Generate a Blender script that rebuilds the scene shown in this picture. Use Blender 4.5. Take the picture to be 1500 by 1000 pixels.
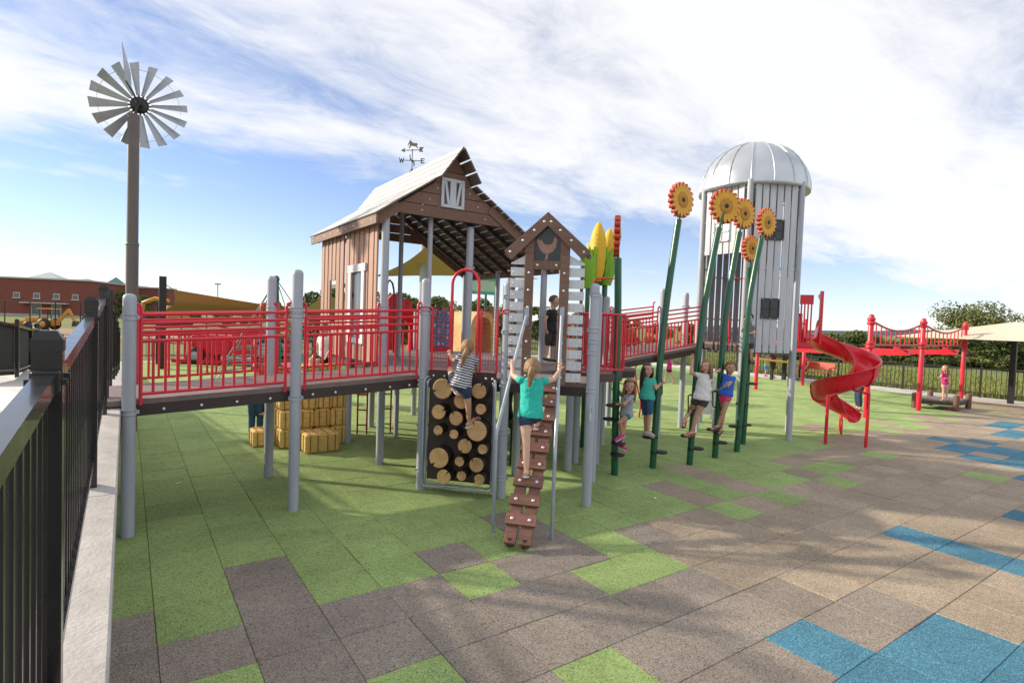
import bpy, bmesh, math, random
import numpy as np
from mathutils import Vector, Matrix, Euler, Quaternion
V = Vector
rnd = random.Random(7)
scene = bpy.context.scene
for o in list(bpy.data.objects): bpy.data.objects.remove(o)

# ------------------------------------------------------------------ camera
CAM_H = 2.14; F_PX = 818.6
PITCH = math.radians(2.16); ROLL = math.radians(2.05); YAW = math.radians(34.61)
_f0 = V((math.sin(YAW), math.cos(YAW), 0)); _r0 = V((math.cos(YAW), -math.sin(YAW), 0)); _z = V((0, 0, 1))
FW = _f0*math.cos(PITCH) - _z*math.sin(PITCH); _u0 = _f0*math.sin(PITCH) + _z*math.cos(PITCH)
RT = _r0*math.cos(ROLL) + _u0*math.sin(ROLL); UP = -_r0*math.sin(ROLL) + _u0*math.cos(ROLL)
CAM = V((0, 0, CAM_H))
cd = bpy.data.cameras.new('camera'); cam = bpy.data.objects.new('camera', cd); scene.collection.objects.link(cam)
cd.sensor_width = 36; cd.lens = F_PX/1500*36; cd.clip_start = 0.05; cd.clip_end = 9000
cam.matrix_world = Matrix(((RT.x, UP.x, -FW.x, CAM.x), (RT.y, UP.y, -FW.y, CAM.y), (RT.z, UP.z, -FW.z, CAM.z), (0, 0, 0, 1)))
scene.camera = cam
# photo pixel (1500x1000) -> direction; a distance always comes from what the thing touches
def ray(x, y): return RT*((x-750)/F_PX) - UP*((y-500)/F_PX) + FW
def gnd(x, y, z=0.0):
    d = ray(x, y); return CAM + d*((z-CAM_H)/d.z)
def PX(x, y, d): return CAM + ray(x, y)*d
def onx(x, y, X):
    d = ray(x, y); return CAM + d*(X/d.x)
def ony(x, y, Y):
    d = ray(x, y); return CAM + d*(Y/d.y)

# ------------------------------------------------------------------ sun, sky, exposure
SUN_AZ = math.radians(134); SUN_EL = math.radians(23)
sdir = V((math.cos(SUN_EL)*math.cos(SUN_AZ), math.cos(SUN_EL)*math.sin(SUN_AZ), math.sin(SUN_EL)))
sl = bpy.data.lights.new('sun', 'SUN'); sl.energy = 2.4; sl.angle = math.radians(1.6); sl.color = (1.0, 0.86, 0.66)
so = bpy.data.objects.new('sun', sl); scene.collection.objects.link(so); so.location = sdir*60
so.rotation_euler = (-sdir).to_track_quat('-Z', 'Y').to_euler()
w = bpy.data.worlds.new('World'); scene.world = w; w.use_nodes = True
nt = w.node_tree; N = nt.nodes; L = nt.links; N.clear()
def nd(t, **k):
    n = N.new(t)
    for a, b in k.items(): setattr(n, a, b)
    return n
sky = nd('ShaderNodeTexSky', sky_type='NISHITA', sun_disc=False, sun_elevation=SUN_EL, sun_rotation=math.radians(-44), air_density=0.8, dust_density=0.12, ozone_density=3.4, altitude=200)
tc = nd('ShaderNodeTexCoord'); sep = nd('ShaderNodeSeparateXYZ'); L.new(tc.outputs['Generated'], sep.inputs[0])
def mth(op, a, b=None, clamp=False):
    n = nd('ShaderNodeMath', operation=op, use_clamp=clamp)
    for i, v in enumerate((a, b)):
        if v is None: continue
        if isinstance(v, (int, float)): n.inputs[i].default_value = v
        else: L.new(v, n.inputs[i])
    return n.outputs[0]
zz = mth('ADD', mth('MAXIMUM', sep.outputs[2], 0.0), 0.16)
cx = mth('DIVIDE', sep.outputs[0], zz); cy = mth('DIVIDE', sep.outputs[1], zz)
cmb = nd('ShaderNodeCombineXYZ'); L.new(cx, cmb.inputs[0]); L.new(cy, cmb.inputs[1])
def noise(scale, detail, rough, dist, loc, rot, scl):
    mp = nd('ShaderNodeMapping'); L.new(cmb.outputs[0], mp.inputs[0])
    mp.inputs['Location'].default_value = loc; mp.inputs['Rotation'].default_value = rot; mp.inputs['Scale'].default_value = scl
    t = nd('ShaderNodeTexNoise'); L.new(mp.outputs[0], t.inputs['Vector'])
    t.inputs['Scale'].default_value = scale; t.inputs['Detail'].default_value = detail
    t.inputs['Roughness'].default_value = rough; t.inputs['Distortion'].default_value = dist
    return t.outputs['Fac']
CLOUD_LOC = (0.35, 1.25, 0)
big = noise(0.42, 3, 0.5, 0.3, CLOUD_LOC, (0, 0, math.radians(-38)), (1.0, 1.9, 1))
mid = noise(1.3, 8, 0.62, 0.6, (3.1, 0.4, 0), (0, 0, math.radians(-38)), (0.9, 1.7, 1))
fine = noise(3.2, 9, 0.66, 1.2, (1.1, 5.4, 0), (0, 0, math.radians(-55)), (0.9, 1.6, 1))
c = mth('ADD', mth('MULTIPLY', big, 1.25), mth('MULTIPLY', mid, 0.75)); c = mth('ADD', c, mth('MULTIPLY', fine, 0.38))
# a broad sheet of cirrus lies across the sky with its edge towards the far left
fsh = mth('ADD', mth('MULTIPLY', cx, 0.2), cy)
def step(v, a, b):
    n = nd('ShaderNodeMapRange', clamp=True, interpolation_type='SMOOTHSTEP'); L.new(v, n.inputs[0]); n.inputs[1].default_value = a; n.inputs[2].default_value = b; return n.outputs[0]
sheet = mth('MULTIPLY', mth('SUBTRACT', 1.0, step(fsh, 2.05, 2.75)), mth('ADD', mth('MULTIPLY', step(fsh, 0.55, 1.25), 0.10), 0.90))  # sheet also spread overhead and behind the camera, added for more sky fill
c = mth('ADD', c, mth('SUBTRACT', mth('MULTIPLY', sheet, 0.52), 0.16))
mr = nd('ShaderNodeMapRange', clamp=True, interpolation_type='SMOOTHSTEP'); L.new(c, mr.inputs[0])
mr.inputs[1].default_value = 1.05; mr.inputs[2].default_value = 1.58; mr.inputs[3].default_value = 0.0; mr.inputs[4].default_value = 0.93
cov = mr.outputs[0]
# thin milky veil everywhere, thicker near the horizon where one looks through more of it
veil = mth('ADD', mth('MULTIPLY', mth('POWER', mth('SUBTRACT', 1.0, mth('MAXIMUM', sep.outputs[2], 0.0), True), 9.0), 0.50), 0.06, True)
cov2 = mth('MAXIMUM', cov, veil)
thin = nd('ShaderNodeVectorMath', operation='MULTIPLY'); L.new(sky.outputs[0], thin.inputs[0]); thin.inputs[1].default_value = (0.78, 0.73, 0.765)
mix = nd('ShaderNodeMix', data_type='RGBA'); L.new(cov2, mix.inputs[0]); L.new(thin.outputs[0], mix.inputs[6]); mix.inputs[7].default_value = (4.35, 4.35, 4.4, 1)
bg = nd('ShaderNodeBackground'); L.new(mix.outputs[2], bg.inputs[0]); bg.inputs[1].default_value = 0.096
wo = nd('ShaderNodeOutputWorld'); L.new(bg.outputs[0], wo.inputs[0])
scene.view_settings.view_transform = 'Standard'; scene.view_settings.look = 'None'
scene.view_settings.gamma = 1; scene.view_settings.use_curve_mapping = False
scene.view_settings.exposure = 1.34
scene.render.engine = 'CYCLES'

# ------------------------------------------------------------------ materials
MATS = {}
def lin(c):
    return tuple(((v/255)/12.92 if v/255 <= .04045 else ((v/255+.055)/1.055)**2.4) for v in c)
def mat(name, col, rough=.55, metal=0.0, var=0.12, nscale=6.0, bump=0.0, bscale=60.0, spec=.5, coat=0.0, col2=None, stretch=None, obj_var=0.0, trans=0.0, sub=0.0, wear=None):
    """procedural surface: base colour varied by soft noise (wear, dust), optional grain bump"""
    if name in MATS: return MATS[name]
    m = bpy.data.materials.new(name); m.use_nodes = True; nt = m.node_tree; b = nt.nodes['Principled BSDF']
    b.inputs['Metallic'].default_value = metal; b.inputs['Specular IOR Level'].default_value = spec
    b.inputs['Coat Weight'].default_value = coat
    if trans: b.inputs['Transmission Weight'].default_value = trans
    if sub: b.inputs['Subsurface Weight'].default_value = sub; b.inputs['Subsurface Radius'].default_value = (.012, .005, .003); b.inputs['Subsurface Scale'].default_value = .6
    t = nt.nodes.new('ShaderNodeTexCoord'); mp = nt.nodes.new('ShaderNodeMapping'); nt.links.new(t.outputs['Object'], mp.inputs[0])
    if stretch: mp.inputs['Scale'].default_value = stretch
    n = nt.nodes.new('ShaderNodeTexNoise'); n.inputs['Scale'].default_value = nscale; n.inputs['Detail'].default_value = 6; n.inputs['Roughness'].default_value = .62
    nt.links.new(mp.outputs[0], n.inputs['Vector'])
    r = nt.nodes.new('ShaderNodeMapRange'); r.inputs[1].default_value = .3; r.inputs[2].default_value = .7
    nt.links.new(n.outputs['Fac'], r.inputs[0])
    mx = nt.nodes.new('ShaderNodeMix'); mx.data_type = 'RGBA'; nt.links.new(r.outputs[0], mx.inputs[0])
    c2 = col2 if col2 else tuple(min(1, v*(1+var)) for v in col)
    c1 = col if col2 else tuple(v*(1-var) for v in col)
    mx.inputs[6].default_value = (*c1, 1); mx.inputs[7].default_value = (*c2, 1)
    out = mx.outputs[2]
    if obj_var:
        oi = nt.nodes.new('ShaderNodeObjectInfo'); rr = nt.nodes.new('ShaderNodeMapRange'); rr.inputs[3].default_value = 1-obj_var; rr.inputs[4].default_value = 1+obj_var
        nt.links.new(oi.outputs['Random'], rr.inputs[0])
        hs = nt.nodes.new('ShaderNodeHueSaturation'); nt.links.new(rr.outputs[0], hs.inputs['Value']); nt.links.new(out, hs.inputs['Color']); out = hs.outputs[0]
    nt.links.new(out, b.inputs['Base Color'])
    rm = nt.nodes.new('ShaderNodeMapRange'); rm.inputs[3].default_value = max(.03, rough-.1); rm.inputs[4].default_value = min(1, rough+.12)
    nt.links.new(n.outputs['Fac'], rm.inputs[0]); nt.links.new(rm.outputs[0], b.inputs['Roughness'])
    if bump:
        n2 = nt.nodes.new('ShaderNodeTexNoise'); n2.inputs['Scale'].default_value = bscale; n2.inputs['Detail'].default_value = 4
        nt.links.new(mp.outputs[0], n2.inputs['Vector'])
        bp = nt.nodes.new('ShaderNodeBump'); bp.inputs['Strength'].default_value = bump; bp.inputs['Distance'].default_value = .02
        nt.links.new(n2.outputs['Fac'], bp.inputs['Height']); nt.links.new(bp.outputs[0], b.inputs['Normal'])
    MATS[name] = m; return m
def rubber(name, col, dark, light):
    """crumb rubber: bound granules, each a fleck of its own tone, some black ones, faint scuffing"""
    m = bpy.data.materials.new(name); m.use_nodes = True; nt = m.node_tree; b = nt.nodes['Principled BSDF']
    b.inputs['Roughness'].default_value = .88; b.inputs['Specular IOR Level'].default_value = .25
    g = nt.nodes.new('ShaderNodeNewGeometry')
    vo = nt.nodes.new('ShaderNodeTexVoronoi'); vo.inputs['Scale'].default_value = 150; nt.links.new(g.outputs['Position'], vo.inputs['Vector'])
    sp = nt.nodes.new('ShaderNodeSeparateColor'); nt.links.new(vo.outputs['Color'], sp.inputs[0])
    cr = nt.nodes.new('ShaderNodeValToRGB'); e = cr.color_ramp.elements
    e[0].position = 0; e[0].color = (*dark, 1); e[1].position = 1; e[1].color = (*light, 1)
    k = e.new(.15); k.color = (*[a*.72 for a in col], 1); k = e.new(.3); k.color = (*col, 1); k = e.new(.8); k.color = (*[a*1.12 for a in col], 1)
    nt.links.new(sp.outputs[0], cr.inputs[0])
    n = nt.nodes.new('ShaderNodeTexNoise'); n.inputs['Scale'].default_value = 1.3; n.inputs['Detail'].default_value = 5; nt.links.new(g.outputs['Position'], n.inputs['Vector'])
    r = nt.nodes.new('ShaderNodeMapRange'); r.inputs[1].default_value = .3; r.inputs[2].default_value = .7; r.inputs[3].default_value = .86; r.inputs[4].default_value = 1.12
    nt.links.new(n.outputs['Fac'], r.inputs[0])
    # foot scuffs, drink spills and dust that lie across the tiles
    n3 = nt.nodes.new('ShaderNodeTexNoise'); n3.inputs['Scale'].default_value = 5.5; n3.inputs['Detail'].default_value = 8; n3.inputs['Roughness'].default_value = .7; n3.inputs['Distortion'].default_value = 1.2; nt.links.new(g.outputs['Position'], n3.inputs['Vector'])
    r3 = nt.nodes.new('ShaderNodeMapRange'); r3.inputs[1].default_value = .28; r3.inputs[2].default_value = .72; r3.inputs[3].default_value = .88; r3.inputs[4].default_value = 1.12; nt.links.new(n3.outputs['Fac'], r3.inputs[0])
    rr_ = nt.nodes.new('ShaderNodeMath'); rr_.operation = 'MULTIPLY'; nt.links.new(r.outputs[0], rr_.inputs[0]); nt.links.new(r3.outputs[0], rr_.inputs[1]); r = rr_
    at = nt.nodes.new('ShaderNodeAttribute'); at.attribute_name = 'tone'; at.attribute_type = 'GEOMETRY'
    oi = nt.nodes.new('ShaderNodeObjectInfo')
    mo = nt.nodes.new('ShaderNodeMapRange'); mo.inputs[3].default_value = .90; mo.inputs[4].default_value = 1.08
    nt.links.new(oi.outputs['Random'], mo.inputs[0])
    ta = nt.nodes.new('ShaderNodeMath'); ta.operation = 'ADD'; nt.links.new(mo.outputs[0], ta.inputs[0]); nt.links.new(at.outputs['Fac'], ta.inputs[1])
    mu = nt.nodes.new('ShaderNodeMath'); mu.operation = 'MULTIPLY'; nt.links.new(r.outputs[0], mu.inputs[0]); nt.links.new(ta.outputs[0], mu.inputs[1])
    hs = nt.nodes.new('ShaderNodeHueSaturation'); nt.links.new(cr.outputs[0], hs.inputs['Color']); nt.links.new(mu.outputs[0], hs.inputs['Value'])
    nt.links.new(hs.outputs[0], b.inputs['Base Color'])
    bp = nt.nodes.new('ShaderNodeBump'); bp.inputs['Strength'].default_value = .5; bp.inputs['Distance'].default_value = .004
    nt.links.new(vo.outputs['Distance'], bp.inputs['Height']); nt.links.new(bp.outputs[0], b.inputs['Normal'])
    MATS[name] = m; return m
GREY = mat('grey_powder_coat', (.33, .36, .43), .42, var=.08, nscale=9, bump=.05, bscale=200, col2=(.415, .445, .50), stretch=(1, 1, .18))
GALV = mat('galvanised_pipe', (.36, .40, .46), .35, metal=.35, var=.1)
RED = mat('red_powder_coat', (.64, .014, .036), .32, var=.12, nscale=4, coat=.15)
REDP = mat('red_moulded_plastic', (.68, .010, .026), .27, var=.07, nscale=3, coat=.25)
DKRED = mat('dark_red_pipe', (.23, .012, .018), .4)
DECK = mat('brown_coated_deck', (.19, .145, .14), .6, var=.16, nscale=9, bump=.15, bscale=90)
DECKED = mat('dark_brown_channel', (.045, .03, .03), .5)
WOOD = mat('brown_recycled_board', (.19, .105, .078), .6, var=.2, nscale=5, bump=.35, bscale=35, stretch=(1, 1, 9), obj_var=.10)
WOODH = mat('brown_board_along', (.185, .10, .072), .6, var=.22, nscale=5, bump=.35, bscale=30, stretch=(9, 2, 2), obj_var=.12)
BARN = mat('barn_wall_board', (.36, .215, .165), .62, var=.15, nscale=4, bump=.25, bscale=30, stretch=(6, 6, .5), obj_var=.10)
PLANK = mat('plank_red_brown', (.21, .095, .068), .6, var=.25, nscale=6, bump=.4, bscale=24, stretch=(1.2, 1.2, 9), obj_var=.10)
CREAM = mat('cream_roof_panel', (.56, .555, .545), .5, var=.08, nscale=3, obj_var=.05)
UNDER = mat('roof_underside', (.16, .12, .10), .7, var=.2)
WHITEB = mat('whitewashed_board', (.60, .62, .66), .6, var=.14, nscale=5, bump=.2, bscale=30, stretch=(9, 9, 1.5), obj_var=.07)
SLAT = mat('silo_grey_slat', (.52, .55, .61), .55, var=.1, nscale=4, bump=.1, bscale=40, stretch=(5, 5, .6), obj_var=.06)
DOME = mat('galvanised_dome', (.54, .57, .61), .33, metal=.75, var=.07, nscale=3)
BOLT = mat('zinc_bolt', (.75, .76, .76), .3, metal=.5)
BLACK = mat('black_gloss_fence', (.010, .010, .011), .27, var=.2, coat=.25)
BLACKM = mat('black_satin', (.010, .010, .011), .4)
SCREEN = mat('dark_windscreen_mesh', (.022, .019, .017), .75, var=.2, bump=.3, bscale=120)
CONC = mat('concrete', (.46, .44, .43), .8, var=.2, nscale=5, bump=.25, bscale=55)
CONCW = mat('pale_concrete_walk', (.55, .53, .51), .85, var=.1, nscale=1.5, bump=.08, bscale=60)
GREENM = mat('dark_green_pole', (.008, .095, .045), .28, var=.15, coat=.3)
TAN = mat('tan_shade_cloth', (.46, .27, .11), .8, var=.08, nscale=2)
SAND = mat('sand_shade_cloth', (.66, .55, .43), .85, var=.05)
BLACKR = mat('black_rubber', (.012, .012, .013), .6)
HAY = mat('moulded_straw', (.76, .52, .17), .7, var=.3, nscale=7, bump=.6, bscale=22, stretch=(2, 2, 9), obj_var=.08)
HAYT = mat('bale_twine_groove', (.30, .16, .035), .8)
LOGF = mat('log_end_face', (.55, .335, .155), .65, var=.2, nscale=9, bump=.15, bscale=40, obj_var=.12)
BARK = mat('dark_log_side', (.028, .018, .013), .75, var=.3, bump=.4, bscale=40)
PANELD = mat('dark_brown_panel', (.055, .036, .030), .55, var=.2, bump=.15, bscale=90)
STEEL = mat('windmill_steel', (.36, .39, .42), .38, metal=.5, var=.1)
POLEB = mat('bronze_pole', (.115, .10, .095), .5, var=.1)
PETAL = mat('sunflower_petal', (.72, .36, .025), .5, var=.12, nscale=10)
PETALE = mat('sunflower_rim', (.42, .045, .025), .5)
SEED = mat('sunflower_centre', (.26, .13, .02), .6)
KERNEL = mat('corn_kernel', (.72, .46, .012), .4, var=.15, nscale=40, bump=.8, bscale=38)
HUSK = mat('corn_husk', (.20, .46, .02), .5, var=.2, nscale=4, stretch=(6, 6, .8))
YELLOW = mat('machine_yellow', (.50, .24, .03), .5)
BLUEP = mat('blue_panel', (.02, .22, .50), .45)
TEAL = mat('teal_rope', (.02, .25, .22), .6)
WHITE = mat('white_paint', (.72, .72, .72), .5)
BRICK = None
GLASSD = mat('dark_window_glass', (.10, .13, .14), .08, spec=.7)
ROADM = mat('asphalt', (.055, .055, .06), .85, var=.15)
DIRT = mat('bare_earth', (.30, .20, .12), .95, var=.25, nscale=.6)
R_GREEN = rubber('green_rubber', (.275, .38, .135), (.10, .14, .05), (.40, .50, .23))
R_TAN = rubber('tan_rubber', (.325, .265, .20), (.13, .105, .08), (.50, .42, .32))
R_TAN_SHADE = rubber('shaded_tan_rubber', (.262, .225, .192), (.10, .085, .075), (.40, .35, .30))  # tan rubber greyed and darkened, foreground shade mixed into its colour
R_BLUE = rubber('blue_rubber', (.060, .185, .27), (.025, .09, .14), (.18, .34, .41))

# ------------------------------------------------------------------ mesh helpers
COL = scene.collection
def basis(d, ref=None):
    d = V(d).normalized(); r = V(ref) if ref is not None else (V((0, 0, 1)) if abs(d.z) < .95 else V((1, 0, 0)))
    s = d.cross(r)
    if s.length < 1e-6: s = d.orthogonal()
    s.normalize(); t = s.cross(d).normalized(); return s, t, d
class MB:
    def __init__(self): self.v = []; self.f = []; self.m = []; self.sm = []
    def add(self, vs, fs, mi=0, smooth=False):
        o = len(self.v); self.v += [tuple(p) for p in vs]
        for f in fs: self.f.append(tuple(i+o for i in f)); self.m.append(mi); self.sm.append(smooth)
    def box(self, c, s, rot=None, mi=0, bev=0.0):
        c = V(c); hx, hy, hz = s[0]/2, s[1]/2, s[2]/2
        R = rot if rot is not None else Matrix.Identity(3)
        if bev <= 0:
            P = [V((x, y, z)) for z in (-hz, hz) for y in (-hy, hy) for x in (-hx, hx)]
            F = [(0, 2, 3, 1), (4, 5, 7, 6), (0, 1, 5, 4), (2, 6, 7, 3), (0, 4, 6, 2), (1, 3, 7, 5)]
        else:
            bm = bmesh.new(); bmesh.ops.create_cube(bm, size=1)
            for q in bm.verts: q.co = V((q.co.x*s[0], q.co.y*s[1], q.co.z*s[2]))
            bmesh.ops.bevel(bm, geom=bm.edges[:], offset=bev, segments=1, affect='EDGES')
            bm.verts.index_update(); P = [q.co.copy() for q in bm.verts]; F = [tuple(q.index for q in f.verts) for f in bm.faces]; bm.free()
        self.add([c + R @ p for p in P], F, mi); return self
    def beam(self, a, b, w, h, ref=(0, 0, 1), mi=0, bev=0.0):
        """box along a->b, w sideways, h along ref"""
        a = V(a); b = V(b); d = (b-a); s, t, e = basis(d, ref)
        R = Matrix((s, e, t)).transposed(); return self.box((a+b)/2, (w, d.length, h), R, mi, bev)
    def tube(self, pts, r, n=10, cap=True, mi=0, closed=False, smooth=True):
        pts = [V(p) for p in pts]; rs = r if isinstance(r, (list, tuple)) else [r]*len(pts)
        prev = None; rings = []
        for i, p in enumerate(pts):
            a = pts[i-1] if (i > 0 or closed) else p; b = pts[(i+1) % len(pts)] if (i < len(pts)-1 or closed) else p
            d = (b-a)
            if d.length < 1e-9: d = V((0, 0, 1))
            d.normalize()
            if prev is None: s, t, _ = basis(d)
            else:
                s = prev - d*prev.dot(d)
                if s.length < 1e-5: s, t, _ = basis(d)
                s.normalize(); t = s.cross(d)
            prev = s
            rings.append([p + (s*math.cos(2*math.pi*k/n) + t*math.sin(2*math.pi*k/n))*rs[i] for k in range(n)])
        vs = [q for R in rings for q in R]; fs = []; M = len(rings)
        for i in range(M if closed else M-1):
            for k in range(n):
                a = i*n+k; b = i*n+(k+1) % n; c2 = ((i+1) % M)*n+(k+1) % n; d2 = ((i+1) % M)*n+k
                fs.append((a, d2, c2, b))
        self.add(vs, fs, mi, smooth)
        if cap and not closed:
            self.add(rings[0], [tuple(range(n))], mi); self.add(rings[-1], [tuple(range(n))[::-1]], mi)
        return self
    def lathe(self, c, prof, n=16, axis=(0, 0, 1), mi=0, smooth=True):
        s, t, d = basis(axis); c = V(c); vs = []; fs = []
        for (r, h) in prof:
            for k in range(n): vs.append(c + d*h + (s*math.cos(2*math.pi*k/n) + t*math.sin(2*math.pi*k/n))*r)
        for i in range(len(prof)-1):
            for k in range(n):
                a = i*n+k; b = i*n+(k+1) % n; fs.append((a, a+n, b+n, b))
        self.add(vs, fs, mi, smooth); m = len(prof)
        if prof[0][0] > 1e-5: self.add(vs[:n], [tuple(range(n))], mi)
        if prof[-1][0] > 1e-5: self.add(vs[-n:], [tuple(range(n))[::-1]], mi)
        return self
    def ell(self, c, rx, ry, rz, R=None, n=14, m=9, mi=0):
        c = V(c); R = R if R is not None else Matrix.Identity(3); vs = []; fs = []
        for i in range(m+1):
            th = math.pi*i/m
            for k in range(n):
                ph = 2*math.pi*k/n; vs.append(c + R @ V((rx*math.sin(th)*math.cos(ph), ry*math.sin(th)*math.sin(ph), rz*math.cos(th))))
        for i in range(m):
            for k in range(n):
                a = i*n+k; b = i*n+(k+1) % n; fs.append((a, a+n, b+n, b))
        self.add(vs, fs, mi, True); return self
    def prism(self, poly, thick, o, ax, ay, mi=0, side=None, smooth=False):
        """polygon (list of 2d) in plane o + x*ax + y*ay, extruded symmetrically along the normal"""
        o = V(o); ax = V(ax); ay = V(ay); nn = ax.cross(ay).normalized()*(thick/2); k = len(poly)
        A = [o + ax*p[0] + ay*p[1] - nn for p in poly]; B = [o + ax*p[0] + ay*p[1] + nn for p in poly]
        self.add(A+B, [tuple(range(k))[::-1], tuple(range(k, 2*k))], mi)
        self.add(A+B, [(i, (i+1) % k, k+(i+1) % k, k+i) for i in range(k)], mi if side is None else side, smooth); return self
    def loft(self, rings, mi=0, cap=True):
        """rings of (centre, axis1, axis2, a, b)"""
        n = 14; vs = []; fs = []
        for (c, a1, a2, a, b) in rings:
            for k in range(n):
                t = 2*math.pi*k/n; vs.append(V(c) + V(a1)*(a*math.cos(t)) + V(a2)*(b*math.sin(t)))
        for i in range(len(rings)-1):
            for k in range(n):
                p = i*n+k; q = i*n+(k+1) % n; fs.append((p, p+n, q+n, q))
        if cap: fs += [tuple(range(n)), tuple(range(len(vs)-n, len(vs)))[::-1]]
        self.add(vs, fs, mi, True); return self
    def mesh(self, name, mats, off=None):
        me = bpy.data.meshes.new(name); o = V(off) if off is not None else V((0, 0, 0))
        me.from_pydata([(p[0]-o.x, p[1]-o.y, p[2]-o.z) for p in self.v], [], self.f)
        for m in (mats if isinstance(mats, (list, tuple)) else [mats]): me.materials.append(m)
        me.polygons.foreach_set('material_index', self.m); me.polygons.foreach_set('use_smooth', self.sm); me.update()
        bm = bmesh.new(); bm.from_mesh(me); bmesh.ops.recalc_face_normals(bm, faces=bm.faces); bm.to_mesh(me); bm.free()
        return me
    def build(self, name, mats, parent=None, org=None):
        """one mesh object; coordinates given in the world, kept relative to the parent"""
        off = worldloc(parent) if parent is not None else (V(org) if org is not None else V((0, 0, 0)))
        ob = bpy.data.objects.new(name, self.mesh(name, mats, off)); COL.objects.link(ob)
        if parent is not None: ob.parent = parent
        else: ob.location = off
        return ob
def worldloc(o):
    p = V((0, 0, 0))
    while o is not None: p += o.location; o = o.parent
    return p
def tag(o, label=None, cat=None, group=None, kind=None):
    if label: o['label'] = label
    if cat: o['category'] = cat
    if group: o['group'] = group
    if kind: o['kind'] = kind
    return o
def thing(name, label, cat, loc, group=None):
    o = bpy.data.objects.new(name, None); COL.objects.link(o); o.location = V(loc); o.empty_display_size = .2
    return tag(o, label, cat, group)
def inst(name, me, parent, loc, rot=None):
    """another object sharing mesh data; loc in the world"""
    o = bpy.data.objects.new(name, me); COL.objects.link(o); o.parent = parent
    o.location = V(loc) - (worldloc(parent) if parent is not None else V((0, 0, 0)))
    if rot is not None: o.rotation_euler = rot
    return o
def copy_tree(o, parent=None):
    c = o.copy(); COL.objects.link(c); c.parent = parent
    for ch in list(o.children): copy_tree(ch, c)
    return c
def bez(p0, p1, p2, n=8):
    p0, p1, p2 = V(p0), V(p1), V(p2)
    return [p0*(1-t)**2 + p1*2*t*(1-t) + p2*t*t for t in [i/n for i in range(n+1)]]
def arc(c, r, a0, a1, ax, ay, n=8):
    return [V(c) + V(ax)*(r*math.cos(a0+(a1-a0)*i/n)) + V(ay)*(r*math.sin(a0+(a1-a0)*i/n)) for i in range(n+1)]
def lerp(a, b, t): return V(a)*(1-t) + V(b)*t
_bolt = MB().ell((0, 0, 0), .016, .016, .009, n=8, m=4).mesh('bolt', BOLT)
def bolts(parent, pts, nrm, size=1.0, m=None):
    q = V(nrm).normalized().to_track_quat('Z', 'Y').to_euler()
    for p in pts:
        o = inst('bolt', _bolt, parent, p, q); o.scale = (size,)*3
_post = {}
def post(parent, x, y, z1, z0=0.0, r=.0565, dome=True, m=None, name='post'):
    m = m or GREY; h = z1-z0; key = (round(h, 2), r, dome, m.name)
    if key not in _post:
        pr = [(r, 0), (r, h-(.06 if dome else 0))]
        if dome: pr += [(r*.97, h-.035), (r*.80, h-.014), (r*.45, h-.002), (0, h)]
        _post[key] = MB().lathe((0, 0, 0), pr, 18).mesh('post', m)
    return inst(name, _post[key], parent, (x, y, z0))
_clamp = {}
def clamp(parent, x, y, z, m=None, r=.0565):
    m = m or GREY
    if m.name not in _clamp:
        b = MB()
        for dz in (-.022, .022): b.lathe((0, 0, dz), [(r+.001, -.007), (r+.0065, -.006), (r+.0065, .006), (r+.001, .007)], 18)
        b.box((r+.012, 0, 0), (.026, .022, .034)); b.box((-r-.008, 0, 0), (.02, .016, .03))
        _clamp[m.name] = b.mesh('clamp', m)
    o = inst('clamp', _clamp[m.name], parent, (x, y, z)); o.rotation_euler = (0, 0, rnd.choice([-.6, -.3, 0.1]))
    return o
# ================================================================== SETTING
TS = .4996; TX = .174; TY = 1.594
XL, XR, YN, YF = -.075, 23.45, -3.4, 26.2      # rubber area
def tile_kind(i, j):
    B = {(7,0),(6,-1),(7,-1),(8,-1),(9,-1),(8,-2),(9,-2),(10,-2),(11,-2),(13,1),(13,0),(13,-1),(17,0),(17,-1),(22,1),(22,0),(23,0),(24,2),(25,2),(26,2),(24,3),
         (26,3),(27,3),(25,4),(26,4),(28,4),(27,5),(32,4),(33,4),(31,4),(34,5),(35,5),(36,5),(27,2),(28,2),(26,1),(29,1),(33,3),(34,3),(38,4),(15,-3),(16,-3),(20,-2),(12,-4)}
    if (i, j) in B: return 2
    G = {(2,2),(4,1),(0,3),(6,3),(7,3),(4,4),(7,4),(11,4),(13,4),(16,4),(21,2),(21,5),(17,5),(18,5),(34,7),(41,7),(30,7),(29,7),(27,7),(36,8)}
    if (i, j) in G: return 0
    T = {(-1,5),(1,5),(1,6),(4,5),(6,5),(6,6),(11,5),(11,6),(13,5),(13,6),(13,7),(16,5),(22,7),(23,7),(24,7),(25,7),(26,7),(28,7),(29,8),(33,8),(34,8),(24,9),(25,9)}
    if (i, j) in T: return 1
    if j <= 4: return 1
    if j == 5: return 1 if i >= 19 else 0
    if j == 6: return 1 if i >= 17 else 0
    if j == 7: return 1 if i >= 31 else 0
    if j == 8: return 1 if i >= 38 else 0
    if j in (9, 10): return 1 if i >= 42 else 0
    return 0
gb = MB(); gb.add([(XL-.1, YN, -.06), (XR+.2, YN, -.06), (XR+.2, YF+.2, -.06), (XL-.1, YF+.2, -.06)], [(0, 1, 2, 3)])
ground = tag(gb.build('playground_floor', mat('black_sub_base', (.02, .02, .018), .9)), kind='structure')
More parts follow.
